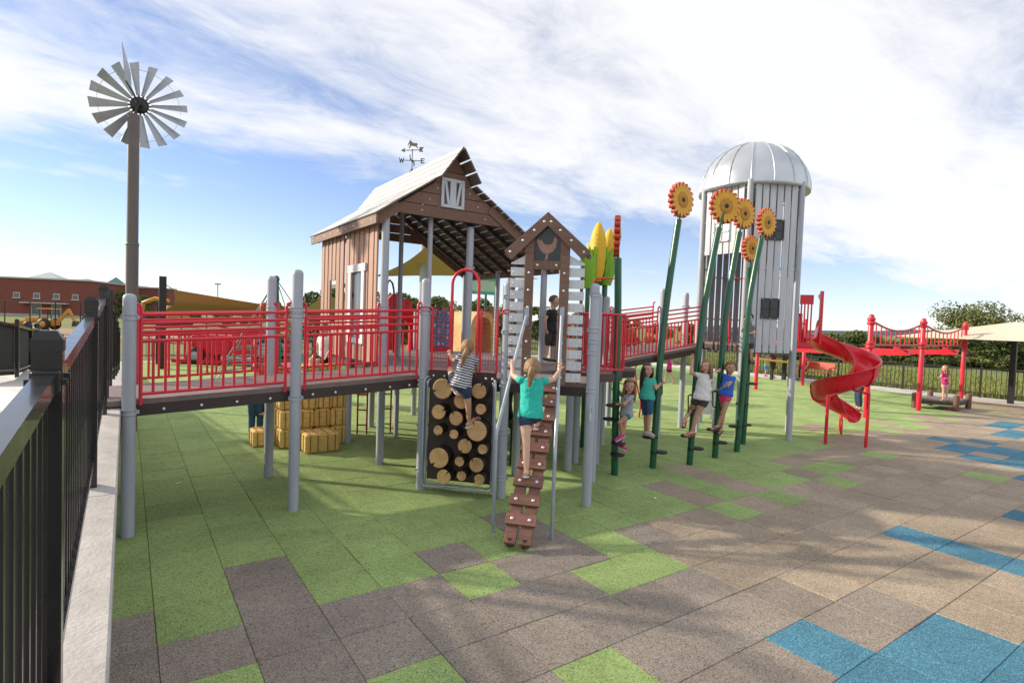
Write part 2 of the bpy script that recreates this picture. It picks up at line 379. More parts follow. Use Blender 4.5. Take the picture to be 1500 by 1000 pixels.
def tile_mesh(wx, wy, m):
    b = .004; hx, hy = wx/2-.0012, wy/2-.0012
    vs = [(sx*hx, sy*hy, -.055) for sx, sy in ((-1,-1),(1,-1),(1,1),(-1,1))] + [(sx*hx, sy*hy, -.005) for sx, sy in ((-1,-1),(1,-1),(1,1),(-1,1))] + [(sx*(hx-b), sy*(hy-b), 0) for sx, sy in ((-1,-1),(1,-1),(1,1),(-1,1))]
    fs = [(8, 9, 10, 11)]
    for k in range(4):
        n = (k+1) % 4; fs += [(k, n, 4+n, 4+k), (4+k, 4+n, 8+n, 8+k)]
    return vs, fs
RM = [R_GREEN, R_TAN, R_BLUE, R_TAN_SHADE]; tile_me = {}; cand = []
for i in range(-1, 47):
    for j in range(-10, 50):
        x0, x1 = TX+i*TS, TX+(i+1)*TS; y0, y1 = TY+j*TS, TY+(j+1)*TS
        x0 = max(x0, XL); x1 = min(x1, XR); y0 = max(y0, YN); y1 = min(y1, YF)
        if x1-x0 < .03 or y1-y0 < .03: continue
        c = V(((x0+x1)/2, (y0+y1)/2, 0)); d = c-CAM; dd = d.dot(FW)
        vis = False
        if dd > .3:
            px = 750+F_PX*d.dot(RT)/dd; py = 500-F_PX*d.dot(UP)/dd
            vis = -60 < px < 1560 and py < 1080
        cand.append((0 if vis else 1, dd if vis else 99, i, j, x0, x1, y0, y1))
cand.sort(); stuff = MB(); tone = []
for k, (inv, dd, i, j, x0, x1, y0, y1) in enumerate(cand):
    kd = tile_kind(i, j)
    if kd == 1 and i + .35*j < 9.0 + rnd.uniform(-1.2, 1.2): kd = 3      # foreground shade put into the colour of tan tiles towards the wall
    wx, wy = x1-x0, y1-y0; dz = rnd.uniform(-.003, .003); c = ((x0+x1)/2, (y0+y1)/2, dz)
    if k < 300 and not inv:
        key = (kd, round(wx, 2), round(wy, 2))
        if key not in tile_me:
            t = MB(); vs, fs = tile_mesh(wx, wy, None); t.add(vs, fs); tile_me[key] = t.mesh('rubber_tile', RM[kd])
        o = inst('rubber_tile', tile_me[key], ground, c); o.rotation_euler = (rnd.uniform(-.0022, .0022), rnd.uniform(-.0022, .0022), rnd.uniform(-.0012, .0012))
    else:
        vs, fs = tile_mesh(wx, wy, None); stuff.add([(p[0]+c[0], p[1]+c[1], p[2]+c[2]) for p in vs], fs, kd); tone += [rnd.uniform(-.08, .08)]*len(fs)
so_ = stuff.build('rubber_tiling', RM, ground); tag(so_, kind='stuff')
a_ = so_.data.attributes.new('tone', 'FLOAT', 'FACE'); a_.data.foreach_set('value', tone)
# bits of litter on the floor
for n_, (px, py) in enumerate([(960, 731), (257, 709)]):
    p = gnd(px, py); b = MB(); b.prism([(0, 0), (.05, .008), (.07, .03), (.02, .035)], .004, p+V((0, 0, .006)), (1, .3, 0), (-.3, 1, 0)); b.build('paper_scrap', WHITE, None, p)
    tag(bpy.data.objects[-1] if False else [o for o in COL.objects if o.name.startswith('paper_scrap')][-1], ['white paper scrap on the floor beside the sunflower climbing poles', 'white paper scrap on the green floor beside the ramp'][n_], 'litter')

# ---- terrain beyond
def T_in(y):   # height of the sloping terrace along the wall
    P = [(-4, .63), (1.9, .95), (4.08, 1.07), (6.05, 1.20), (8.15, 1.21), (10.33, 1.04), (12.5, .86), (14.7, .70), (17.8, .47), (26, .05), (60, .0)]
    for (a, za), (b, zb) in zip(P, P[1:]):
        if y <= b: return za+(zb-za)*(y-a)/(b-a) if y > a else za
    return P[-1][1]
def terr(x, y):
    d = math.hypot(x, y)
    # gentle fall to the right and beyond, dip and rise to the left
    if x > 23: s = min(1, max(0, (x-25.5)/45)); return -.06 - 1.25*s - 6*min(1, max(0, (x-110)/500))
    s = min(1, max(0, (y-27.5)/40)); base = -.06 - 1.3*s
    if x < -2: base -= .25*min(1, (-2-x)/10)
    if d > 90: base += 1.1*min(1, (d-90)/25)*(1 if x < 10 else 0)
    return base
GRASSM = mat('meadow_grass', (.075, .115, .022), .95, nscale=.7, col2=(.19, .20, .048), bump=.7, bscale=9)
tb = MB(); xs = [-900, -300, -120, -60, -30, -14, -6.2, -2, 8, 16, 25.2, 27, 30, 35, 42, 52, 70, 110, 200, 500, 1500, 4000]; ys = [-900, -200, -60, -25, -8, 0, 4, 8, 12, 16, 20, 24, 27.3, 30, 35, 42, 52, 67, 90, 115, 160, 300, 800, 2000, 4500]
idx = {}
for a, x in enumerate(xs):
    for b2, y in enumerate(ys):
        idx[a, b2] = len(tb.v); tb.v.append((x, y, terr(x, y)))
for a in range(len(xs)-1):
    for b2 in range(len(ys)-1):
        cx_, cy_ = (xs[a]+xs[a+1])/2, (ys[b2]+ys[b2+1])/2
        if -6.2 < cx_ < 25.2 and -8 < cy_ < 27.3: continue      # playground and terrace stand here
        tb.f.append((idx[a, b2], idx[a+1, b2], idx[a+1, b2+1], idx[a, b2+1])); tb.m.append(0); tb.sm.append(True)
field = tag(tb.build('grass_field', GRASSM), kind='structure')
# walk strips round the rubber (kerb a small step down to them)
wb = MB(); wb.box((24.34, 11.0, -.05), (1.76, 34.0, .10)); walk_r = tag(wb.build('concrete_path', CONCW), kind='structure')
wb = MB(); wb.box((12.6, 27.05, -.052), (21.7, 1.68, .10)); tag(wb.build('concrete_path', CONCW), kind='structure')
jm = MB().box((0, 0, 0), (1.74, .012, .004)).mesh('joint', mat('joint_dark', (.22, .21, .20), .9))  # darker line along each joint between the slabs
for k in range(18): inst('joint', jm, walk_r, (24.34, -3+1.8*k, .0015))
# grass blades in the meadow next to the fence (one mass)
rng = np.random.default_rng(3); nb = 42000
gx = 25.4 + 26*rng.random(nb)**1.6; gy = -2 + 42*rng.random(nb); gz = np.array([terr(a, b) for a, b in zip(gx, gy)])
h = .10+.16*rng.random(nb); an = rng.random(nb)*6.283; wd = .012+.02*rng.random(nb)
lx = (rng.random(nb)-.5)*.18; ly = (rng.random(nb)-.5)*.18
vv = np.stack([np.stack([gx-np.cos(an)*wd, gy-np.sin(an)*wd, gz-.02], 1), np.stack([gx+np.cos(an)*wd, gy+np.sin(an)*wd, gz-.02], 1), np.stack([gx+lx, gy+ly, gz+h], 1)], 1).reshape(-1, 3)
me = bpy.data.meshes.new('meadow_blades'); me.from_pydata(vv.tolist(), [], np.arange(nb*3).reshape(-1, 3).tolist())
me.materials.append(mat('grass_blade', (.085, .125, .022), .8, col2=(.26, .27, .06), nscale=1.2)); mo = bpy.data.objects.new('meadow_grass', me); COL.objects.link(mo)
tag(mo, 'rough yellow green grass growing in the field outside the fence', 'grass', kind='stuff')

# ---- terrace on the left: retaining wall with coping, sloping walk
FX = -.17
wl = thing('retaining_wall', 'low pale concrete retaining wall with coping under the black fence', 'wall', (-.2, 8, 0))
ysamp = [-4, 0, 1.9, 4.08, 6.05, 8.15, 10.33, 12.5, 14.7, 17.8, 22, 26]
cs = MB()
for a, b2 in zip(ysamp, ysamp[1:]):
    za, zb = T_in(a), T_in(b2)
    P = [(-.30, a, -.1), (-.078, a, -.1), (-.078, a, za-.13), (-.30, a, za-.13), (-.30, b2, -.1), (-.078, b2, -.1), (-.078, b2, zb-.13), (-.30, b2, zb-.13)]
    cs.add(P, [(1, 5, 6, 2), (0, 3, 7, 4), (3, 2, 6, 7)] + ([(0, 1, 2, 3)] if a == -4 else []) + ([(4, 7, 6, 5)] if b2 == 26 else []))
cs.build('wall_face', CONC, wl)
yb = -3.9
while yb < 25.5:      # coping cast in lengths with joints
    a, b2 = yb+.004, min(yb+1.95, 25.9)-.004; e = MB(); za, zb = T_in(a), T_in(b2)
    xr = -.040
    P = []
    for (y, z) in ((a, za), (b2, zb)): P += [(-.32, y, z-.13), (xr, y, z-.13), (xr, y, z-.008), (xr-.008, y, z), (-.32, y, z)]
    e.add(P, [(0, 1, 2, 3, 4), (9, 8, 7, 6, 5)] + [(k, 5+k, 5+(k+1) % 5, (k+1) % 5) for k in range(5)]); e.build('coping_stone', CONC, wl); yb += 1.95
OUT = [(-3, 470, 9.3)]+[(25, 471, 10.5), (45, 477.6, 13), (56, 477, 14.5), (70.4, 483, 17), (82, 487.7, 20), (92, 491, 23), (101, 493, 27)]
outp = [PX(*q) for q in OUT]; outp[0] = PX(-40, 458, 8.6)
outg = [V((p.x, p.y, p.z-1.07)) for p in outp]
tw = MB(); inner = [V((-.31, y, T_in(y)-.012)) for y in (-4, 1.9, 4.08, 6.05, 8.15, 12.5, 17.8, 26)]
outer = [V((-6.2, -4, .55)), V((-6.2, 2, .66))] + [V((g.x-.5, g.y-.1, g.z-.01)) for g in outg[:1]+outg[1:7:1]]; outer = outer[:7]+[V((-6.2, 30, -.3))]
for k in range(len(inner)-1): tw.add([inner[k], inner[k+1], outer[k+1], outer[k]], [(0, 1, 2, 3)])
tag(tw.build('terrace_walk', CONCW), kind='structure')

# ---- near fence on the wall
def fence(name, label, line, h, pitch, panel_posts, post_w=.064, rail=True, mtl=BLACK, screen=None, pick_r=.008, gaps=(), rails=(.09, .16), cap=True, maxp=400, group=None):
    """line: list of (x,y,z) post feet"""
    t = thing(name, label, 'fence', line[0], group)
    pm = MB(); pm.box((0, 0, h/2-.01), (post_w, post_w, h+.02)); pme = pm.mesh('fence_post', mtl)
    cm = MB(); w2 = post_w*.53; cm.box((0, 0, .012), (w2*2, w2*2, .03)); cm.add([(-w2, -w2, .027), (w2, -w2, .027), (w2, w2, .027), (-w2, w2, .027)] + [(sx*w2*.55, sy*w2*.55, .05) for sx, sy in ((-1,-1),(1,-1),(1,1),(-1,1))], [(0, 1, 5, 4), (1, 2, 6, 5), (2, 3, 7, 6), (3, 0, 4, 7), (4, 5, 6, 7)]); cme = cm.mesh('post_cap', BLACKM)
    fm = MB().lathe((0, 0, 0), [(post_w*.9, 0), (post_w*.9, .012)], 12).mesh('foot_plate', mtl)
    pk = {}
    for k, p in enumerate(line):
        ang = 0
        po = inst('fence_post', pme, t, p)
        if cap: inst('post_cap', cme, t, V(p)+V((0, 0, h)))
        if k == len(line)-1 or k in gaps: continue
        q = V(line[k+1]); p = V(p); d = q-p; Lh = math.hypot(d.x, d.y); u = d/Lh
        e0 = p + u*(post_w/2); e1 = q - u*(post_w/2)
        for zt in (h-rails[0], rails[1]):
            b = MB()
            if zt > .5:   # flat topped channel rail
                b.beam(e0+V((0, 0, zt+.03)), e1+V((0, 0, zt+.03)), .042, .008); 
                for s in (-1, 1):
                    sd = V((-u.y, u.x, 0)).normalized()*s*.0175
                    b.beam(e0+sd+V((0, 0, zt+.005)), e1+sd+V((0, 0, zt+.005)), .006, .042)
            else: b.beam(e0+V((0, 0, zt)), e1+V((0, 0, zt)), .036, .036)
            b.build('rail', mtl, t)
        n = int(Lh/pitch)
        if screen is not None:
            b = MB(); nn = V((-u.y, u.x, 0)).normalized()*.028
            b.add([e0+nn+V((0, 0, .07)), e1+nn+V((0, 0, .07)), e1+nn+V((0, 0, h-.07)), e0+nn+V((0, 0, h-.07))] + [e0+nn*1.2+V((0, 0, .07)), e1+nn*1.2+V((0, 0, .07)), e1+nn*1.2+V((0, 0, h-.07)), e0+nn*1.2+V((0, 0, h-.07))], [(0, 1, 2, 3), (7, 6, 5, 4)]); b.build('windscreen', screen, t)
        else:
            hh = h-rails[0]-.04
            if 'm' not in pk:
                b = MB(); b.box((0, 0, hh/2+.05), (pick_r*2, pick_r*2, hh-.05)); pk['m'] = b.mesh('picket', mtl)
            for i in range(1, n):
                inst('picket', pk['m'], t, p+d*(i/n))
    return t
ny = [-.3, 1.9, 4.08, 6.05, 6.64, 8.15, 10.33, 12.5, 14.7, 17.8]
line = [(FX, y, T_in(y)) for y in ny]
fence('near_fence', 'glossy black picket fence with flat top rail on the concrete wall', line, 1.07, .098, None, gaps=(4,), pick_r=.0085)
for o in [q for q in COL.objects if q.name.startswith('near_fence')]: o.name = 'picket_fence'
nf = [o for o in COL.objects if o.name.startswith('picket_fence')][0]
brk = MB(); brk.box((0, 0, 0), (.060, .034, .058), bev=.004); brk.box((.036, 0, 0), (.014, .016, .016)); brk.box((-.036, 0, 0), (.014, .016, .016)); brkm = brk.mesh('rail_bracket', BLACKM)
for y_ in ny[1:4]:
    for s_ in (-1, 1):
        inst('rail_bracket', brkm, nf, (FX, y_+s_*.049, T_in(y_)+1.07-.078+s_*.003))
fence('screened_fence', 'low black fence with dark mesh windscreen across the sloping walk', [tuple(g) for g in outg[:8]], 1.07, .1, None, screen=SCREEN, post_w=.06)
# ---- right fence and far fence
ry = [2.0+2.42*k for k in range(11)]
fr = fence('picket_fence', 'black picket fence along the grass field behind the red track ride', [(25.05, y, -.01) for y in ry], 1.10, .135, None, mtl=BLACKM, post_w=.06, pick_r=.009, cap=False)
fence('picket_fence', 'black picket fence closing the far end of the playground behind the climbing net', [(-.1+2.5*k, 27.7, -.02) for k in range(11)], 1.10, .19, None, mtl=BLACKM, post_w=.06, pick_r=.009, cap=False)

# ---- brick building, road, diggers on the left
def brick_mat():
    m = bpy.data.materials.new('red_brick'); m.use_nodes = True; nt = m.node_tree; b = nt.nodes['Principled BSDF']; b.inputs['Roughness'].default_value = .9
    t = nt.nodes.new('ShaderNodeTexCoord'); mp = nt.nodes.new('ShaderNodeMapping'); nt.links.new(t.outputs['Object'], mp.inputs[0]); mp.inputs['Rotation'].default_value = (math.pi/2, 0, 0)
    br = nt.nodes.new('ShaderNodeTexBrick'); br.inputs['Scale'].default_value = 1.6; br.inputs['Color1'].default_value = (.23, .055, .038, 1); br.inputs['Color2'].default_value = (.17, .042, .032, 1); br.inputs['Mortar'].default_value = (.25, .13, .10, 1); br.inputs['Mortar Size'].default_value = .02
    nt.links.new(mp.outputs[0], br.inputs['Vector']); nt.links.new(br.outputs['Color'], b.inputs['Base Color']); return m
BRICK = brick_mat()
def far_box(px0, px1, rowt, rowb, D, depth, name, label, wins, cat='building', extra=None):
    """a block whose front runs between two sight lines at distance D"""
    a = PX(px0, rowb, D); b = PX(px1, rowb, D*1.04); zt = PX(px1, rowt, D*1.04).z; zb = min(a.z, b.z)
    a.z = b.z = zb; u = (b-a); W = u.length; u.normalize(); n = V((u.y, -u.x, 0)); 
    if n.dot(FW) < 0: n = -n
    t = thing(name, label, cat, a)
    w_ = MB(); P = [a, b, b+n*depth, a+n*depth]; w_.add(P + [p+V((0, 0, zt-zb)) for p in P], [(0, 1, 5, 4), (1, 2, 6, 5), (2, 3, 7, 6), (3, 0, 4, 7)]); w_.build('wall', BRICK, t)
    rf = MB(); e = .25; P = [a-u*e-n*e, b+u*e-n*e, b+u*e+n*(depth+e), a-u*e+n*(depth+e)]; rf.add([p+V((0, 0, zt-zb-.02)) for p in P] + [p+V((0, 0, zt-zb+.28)) for p in P], [(0, 1, 5, 4), (1, 2, 6, 5), (2, 3, 7, 6), (3, 0, 4, 7), (4, 5, 6, 7), (3, 2, 1, 0)]); rf.build('roof', mat('stone_trim', (.50, .47, .43), .8), t)
    pl = MB(); pl.beam(a-n*.08+V((0, 0, .45)), b-n*.08+V((0, 0, .45)), .12, .9); pl.build('plinth', mat('stone_trim', (.5, .47, .43), .8), t)
    return t, a, u, n, W, zt-zb
t, a, u, n, W, Hh = far_box(-70, 128, 412, 463, 108, 30, 'school_building', 'long red brick building with small square windows and pale plinth', [])
def window(t, a, u, n, s, z, w2, h2):
    f = MB(); c = a+u*s+V((0, 0, z)); f.beam(c-u*w2/2-n*.05, c+u*w2/2-n*.05, .1, h2); fo = f.build('window', mat('stone_trim', (.5, .47, .43), .8), t)
    g = MB(); g.beam(c-u*(w2/2-.12)-n*.11, c+u*(w2/2-.12)-n*.11, .03, h2-.3); g.build('pane', GLASSD, fo)
    s_ = MB(); s_.beam(c-u*(w2/2+.15)-n*.14-V((0, 0, h2/2)), c+u*(w2/2+.15)-n*.14-V((0, 0, h2/2)), .2, .14); s_.build('sill', mat('stone_trim', (.5, .47, .43), .8), fo)
def s_of(px): # distance along facade for a pixel column
    d = ray(px, 440); # intersect plane
    tt = (a-CAM).dot(n)/d.dot(n); return ((CAM+d*tt)-a).dot(u)
for px in (-35, -6, 24.5, 54, 83, 110.5): window(t, a, u, n, s_of(px), 4.55, 1.15, 1.15)
for px0, px1 in ((46, 61), (75.5, 90)):
    s0, s1 = s_of(px0), s_of(px1); window(t, a, u, n, (s0+s1)/2, 1.65, s1-s0, 2.5)
cb = MB(); cb.beam(a+u*s_of(34)-n*.6+V((0, 0, 3.15)), a+u*s_of(102)-n*.6+V((0, 0, 3.15)), 1.2, .22); cb.build('canopy', mat('stone_trim', (.5, .47, .43), .8), t)
for px, ww in ((7, 3.6), (68, 1.8)):
    s0 = s_of(px); c0 = a+u*s0+n*14+V((0, 0, Hh+.25)); b = MB(); b.add([c0-u*ww*1.1-n*3, c0+u*ww*1.1-n*3, c0+u*ww*1.1+n*3, c0-u*ww*1.1+n*3, c0+V((0, 0, ww*.55))], [(0, 1, 4), (1, 2, 4), (2, 3, 4), (3, 0, 4), (3, 2, 1, 0)]); b.build('skylight', mat('pale_skylight', (.55, .57, .58), .4), t)
t2, a2, u2, n2, W2, H2 = far_box(134, 157, 421, 461, 128, 16, 'brick_wing', 'brick wing with small pointed green roof lantern behind the black fence', [])
c0 = a2+u2*2.2+n2*4+V((0, 0, H2)); b = MB(); b.box(c0+V((0, 0, .5)), (2.2, 2.2, 1.0)); b.build('lantern', mat('stone_trim', (.5, .47, .43), .8), t2)
b = MB(); b.add([c0+V((x*1.7, y*1.7, .95)) for x, y in ((-1,-1),(1,-1),(1,1),(-1,1))]+[c0+V((0, 0, 2.4))], [(0, 1, 4), (1, 2, 4), (2, 3, 4), (3, 0, 4), (3, 2, 1, 0)]); b.build('lantern_roof', mat('green_copper', (.10, .24, .21), .6), t2)
rd = MB(); A = PX(-60, 467, 92); B = PX(330, 470, 110); A.z = B.z = -.95; nn = V((B-A).orthogonal()); sd = V(((B-A).y, -(B-A).x, 0)).normalized()*5
rd.add([A-sd, B-sd, B+sd, A+sd], [(0, 1, 2, 3)]); rd.add([p-V((0, 0, .25)) for p in (A-sd, B-sd, B+sd, A+sd)], [(3, 2, 1, 0)]); tag(rd.build('road', ROADM), kind='structure')
db = MB(); q = [PX(-80, 492, 58), PX(260, 500, 62), PX(330, 478, 88), PX(-60, 472, 88)]
for p in q: p.z = terr(p.x, p.y)+.10
db.add(q, [(0, 1, 2, 3)]); tag(db.build('bare_earth', DIRT), kind='structure')
# backhoe loader, side on
def backhoe(D, px, row, s, label):
    o = PX(px, row, D); u_ = RT.copy(); u_.z = 0; u_.normalize(); n_ = V((-u_.y, u_.x, 0)); t = thing('backhoe_loader', label, 'digger', o)
    P = lambda x, z, y=0: o + u_*(x*s) + V((0, 0, z*s)) + n_*(y*s)
    b = MB()
    for y in (-.85, .85): b.lathe(P(0, .72, y)-n_*.2*s, [(.4*s, 0), (.72*s, .03*s), (.72*s, .37*s), (.4*s, .4*s)], 18, n_)
    b.build('tyre', BLACKR, t); b = MB()
    for y in (-.85, .85): b.lathe(P(0, .72, y)-n_*.22*s, [(.0, 0), (.4*s, .02*s), (.4*s, .42*s), (0, .44*s)], 14, n_)
    b.build('rim', YELLOW, t); b = MB()
    for y in (-.8, .8): b.lathe(P(-2.0, .5, y)-n_*.15*s, [(.25*s, 0), (.5*s, .03*s), (.5*s, .27*s), (.25*s, .3*s)], 16, n_)
    b.build('front_tyre', BLACKR, t)
    b = MB(); b.beam(P(-2.6, 1.15), P(-.6, 1.25), 1.0*s, .7*s, bev=.06*s); b.beam(P(-.8, .9), P(.9, .9), 1.1*s, .6*s); b.build('body', YELLOW, t)
    b = MB()
    for x in (-.7, .75):
        for y in (-.6, .6): b.beam(P(x, 1.2, y), P(x*.9, 2.55, y), .08*s, .08*s)
    b.build('cab_frame', BLACKM, t); b = MB(); b.beam(P(-1.0, 2.6), P(1.0, 2.6), 1.5*s, .12*s, bev=.03*s); b.build('canopy', mat('machine_orange', (.55, .22, .03), .5), t)
    b = MB(); b.beam(P(-3.4, .9, -.6), P(-1.4, 1.1, -.6), .12*s, .2*s); b.beam(P(-3.4, .9, .6), P(-1.4, 1.1, .6), .12*s, .2*s); b.prism([(-4.2*s, .1*s), (-3.3*s, .1*s), (-3.2*s, .9*s), (-3.7*s, .75*s)], 2.2*s, o, u_, V((0, 0, 1))); b.build('loader_bucket', YELLOW, t)
    b = MB(); b.beam(P(1.0, .9), P(2.5, 2.6), .25*s, .35*s); b.beam(P(2.4, 2.65), P(3.2, 1.1), .2*s, .28*s); b.build('boom', YELLOW, t)
    b = MB(); b.prism([(3.0*s, .5*s), (3.6*s, .7*s), (3.5*s, 1.2*s), (3.1*s, 1.15*s)], .6*s, o, u_, V((0, 0, 1))); b.build('bucket', DECKED, t)
    return t
backhoe(66, 72, 483, .95, 'dusty yellow backhoe loader with canopy parked on bare earth before brick building')
o = PX(232, 476, 64); t = thing('excavator', 'yellow excavator with raised arm behind the ramp railing', 'digger', o); u_ = RT.copy(); u_.z = 0; u_.normalize(); P = lambda x, z: o+u_*x+V((0, 0, z))
b = MB(); b.tube([P(-1.9, 1.2), P(-1.7, 2.5), P(-.4, 3.0), P(1.2, 2.8)], [.16, .24, .26, .2], 8); b.build('arm', YELLOW, t)
b = MB(); b.box(P(2.2, 1.5), (2.2, 2.2, 1.5), bev=.1); b.build('cab', YELLOW, t); b = MB(); b.box(P(2.2, .42), (3.0, 2.2, .8), bev=.2); b.build('tracks', BLACKR, t); b = MB(); b.prism([(-2.5, .3), (-1.6, .4), (-1.7, 1.3), (-2.2, 1.2)], .8, o, u_, V((0, 0, 1))); b.build('bucket', DECKED, t)
# tall chain link fence before the road
ch = thing('chain_link_fence', 'tall dark chain link fence in front of the brick building', 'fence', PX(-20, 470, 52))
pp = [PX(px, 440+.02*px, 52) for px in range(-30, 340, 37)]
for p in pp:
    b = MB(); zb = terr(p.x, p.y)-.05; b.tube([(p.x, p.y, zb), (p.x, p.y, p.z)], .05, 6); b.build('fence_post', BLACKM, ch)
for k in range(len(pp)-1):
    b = MB(); b.tube([pp[k], pp[k+1]], .03, 5); b.build('rail', BLACKM, ch); b = MB(); b.tube([pp[k]-V((0, 0, 1.3)), pp[k+1]-V((0, 0, 1.3))], .02, 5); b.build('rail', BLACKM, ch)

# ---- trees
def leaf_mat(name, c1, c2):
    m = mat(name, c1, .75, col2=c2, nscale=.9); return m
LEAF1 = leaf_mat('dark_leaves', (.045, .075, .016), (.14, .175, .045)); LEAF2 = leaf_mat('olive_leaves', (.075, .10, .022), (.21, .22, .065)); BARKM = mat('tree_bark', (.09, .065, .05), .9)
def tree_proto(seed, H, R, nleaf, lm, lobes=15, leaf=.3, trunk=True, squash=1.0, base=.28):
    r = random.Random(seed); t = thing('tree', 'tree', 'tree', (0, 0, 0))
    tk = MB(); top = V((r.uniform(-.2, .2), r.uniform(-.2, .2), H*.62)); tk.tube([(0, 0, -.3), (.04, .02, H*.2), top*.6, top], [H*.035, H*.027, H*.02, H*.008], 8)
    cl = []
    for k in range(lobes):
        a = r.uniform(0, 6.283); rr = R*math.sqrt(r.random())*.72; zz_ = H*(base+(.92-base)*r.random())
        lim = math.sqrt(max(.05, 1-((zz_/H-(base+.95)/2)/((.97-base)/2+.1))**2)); c = V((math.cos(a)*rr*lim, math.sin(a)*rr*lim, zz_)); cl.append((c, R*r.uniform(.26, .46)))
        s0 = V((0, 0, H*r.uniform(.18, .45))); tk.tube([s0, lerp(s0, c, .5)+V((0, 0, .1*R)), c], [H*.012, H*.008, H*.003], 5)
    tk.build('trunk', BARKM, t)
    g = np.random.default_rng(seed); nl = nleaf; ci = g.integers(0, lobes, nl)
    cen = np.array([c[:] for c, q in cl])[ci]; rad = np.array([q for c, q in cl])[ci]
    d = g.normal(size=(nl, 3)); d /= np.linalg.norm(d, axis=1)[:, None]; rr = rad*(.45+.6*g.random(nl)**.5); p = cen+d*rr[:, None]*np.array([1, 1, .72*squash])
    a1 = g.normal(size=(nl, 3)); a1 /= np.linalg.norm(a1, axis=1)[:, None]; a2 = np.cross(a1, g.normal(size=(nl, 3))); a2 /= np.linalg.norm(a2, axis=1)[:, None]
    s = leaf*(.5+.8*g.random(nl))[:, None]
    q = np.stack([p-a1*s*.5, p+a2*s*.28, p+a1*s*.5, p-a2*s*.28], 1).reshape(-1, 3)
    me = bpy.data.meshes.new('crown'); me.from_pydata(q.tolist(), [], np.arange(nl*4).reshape(-1, 4).tolist()); me.materials.append(lm)
    o = bpy.data.objects.new('crown', me); COL.objects.link(o); o.parent = t; return t
# the big tree behind the shade umbrella, placed on the field
def place(t, px, D, label, scale=1.0, rot=0.0, group=None, zs=1.0):
    d = PX(px, 500, D); t.location = (d.x, d.y, terr(d.x, d.y)-.05); t.scale = (scale, scale, scale*zs); t.rotation_euler = (0, 0, rot); tag(t, label, 'tree', group); return t
bigt = tree_proto(11, 7.2, 5.0, 13000, LEAF2, 40, .30, base=.34); place(bigt, 1427, 66, 'tall broad crowned tree standing behind the sand coloured shade umbrella')
hd = [tree_proto(20+k, 3.9, 2.6, 4200, LEAF1 if k != 1 else LEAF2, 13, .36, base=.04) for k in range(3)]
lab = ['dark round bush tree in the hedge row beyond the field', 'olive green bush tree in the hedge row beyond the field', 'dense dark bush in the hedge row beyond the field']
k = 0
for px in list(range(1110, 1580, 21)):
    src = hd[k % 3]; t = src if k < 3 else copy_tree(src); D = rnd.uniform(60, 70)
    place(t, px+rnd.uniform(-5, 5), D, lab[k % 3], rnd.uniform(.8, 1.12), rnd.uniform(0, 6), 'bushes in the hedge row', rnd.uniform(.6, .85)); k += 1
ft = [tree_proto(40+k, 6.0, 3.2, 4200, [LEAF1, LEAF2][k], 15, .42, base=.16) for k in range(2)]
lab2 = ['dark leafy tree beyond the far end of the playground', 'olive leafy tree beyond the far end of the playground']
for k, (px, D, s) in enumerate([(172, 120, .95), (164, 126, .8), (215, 92, .75), (455, 64, .9), (475, 60, 1.0), (568, 52, .85), (592, 50, .8), (610, 56, .7), (640, 62, .75), (665, 60, .7), (700, 66, .8), (735, 64, .75), (770, 70, .8), (805, 66, .75), (840, 72, .7), (880, 68, .6), (920, 74, .65), (965, 72, .6), (1005, 76, .6), (1050, 74, .62), (1085, 78, .6), (330, 120, .8), (365, 120, .75), (400, 116, .8), (285, 124, .8)]):
    t = ft[k] if k < 2 else copy_tree(ft[k % 2]); where = next(w_ for lim, w_ in ((240, 'beside the brick wing'), (420, 'far behind the tan shade sail'), (500, 'behind the barn board wall'), (680, 'seen through the open barn'), (860, 'behind the hen house'), (9999, 'behind the bridge railing')) if px < lim); place(t, px, D, ['dark leafy tree ', 'olive leafy tree '][k % 2]+where, s, k*1.3, ['dark', 'olive'][k % 2]+' trees '+where)
# far blue hills
hb = MB(); row = []
for k in range(60):
    a_ = math.radians(-40+k*2.6); d = 3300; x, y = math.sin(YAW+a_)*d, math.cos(YAW+a_)*d
    hgt = 2+14*max(0, math.sin(k*.21+1.2))*max(0, math.sin(k*.07+.4)) + 5*math.sin(k*.6)**2 + (12 if 28 < k < 36 else 0)
    row.append((x, y, hgt))
vs = []
for (x, y, z) in row: vs += [(x*.9, y*.9, -30), (x, y, z), (x*1.3, y*1.3, -30)]
hb.add(vs, [f for k in range(59) for f in ((3*k, 3*k+3, 3*k+4, 3*k+1), (3*k+1, 3*k+4, 3*k+5, 3*k+2))], 0, True); tag(hb.build('hills', mat('far_wooded_hill', (.035, .06, .075), .95, nscale=.01)), kind='structure')
# pointed white tents far across the field
for k, (px, s) in enumerate([(1243, .8), (1252, 1.2), (1258, .9)]):
    o = PX(px, 497, 150); b = MB(); r_ = 1.5*s; b.add([o+V((x*r_, y*r_, 0)) for x, y in ((-1,-1),(1,-1),(1,1),(-1,1))]+[o+V((x*r_*.3, y*r_*.3, 1.1*s)) for x, y in ((-1,-1),(1,-1),(1,1),(-1,1))]+[o+V((0, 0, 2.4*s))], [(0, 1, 5, 4), (1, 2, 6, 5), (2, 3, 7, 6), (3, 0, 4, 7), (4, 5, 8), (5, 6, 8), (6, 7, 8), (7, 4, 8), (3, 2, 1, 0)]); b.tube([(o.x, o.y, terr(o.x, o.y)-.3), o+V((0, 0, .2))], .08, 6)
    tag(b.build('white_tent', WHITE, None, o), 'small pointed white tent far off across the field', 'tent', 'white tents far off')
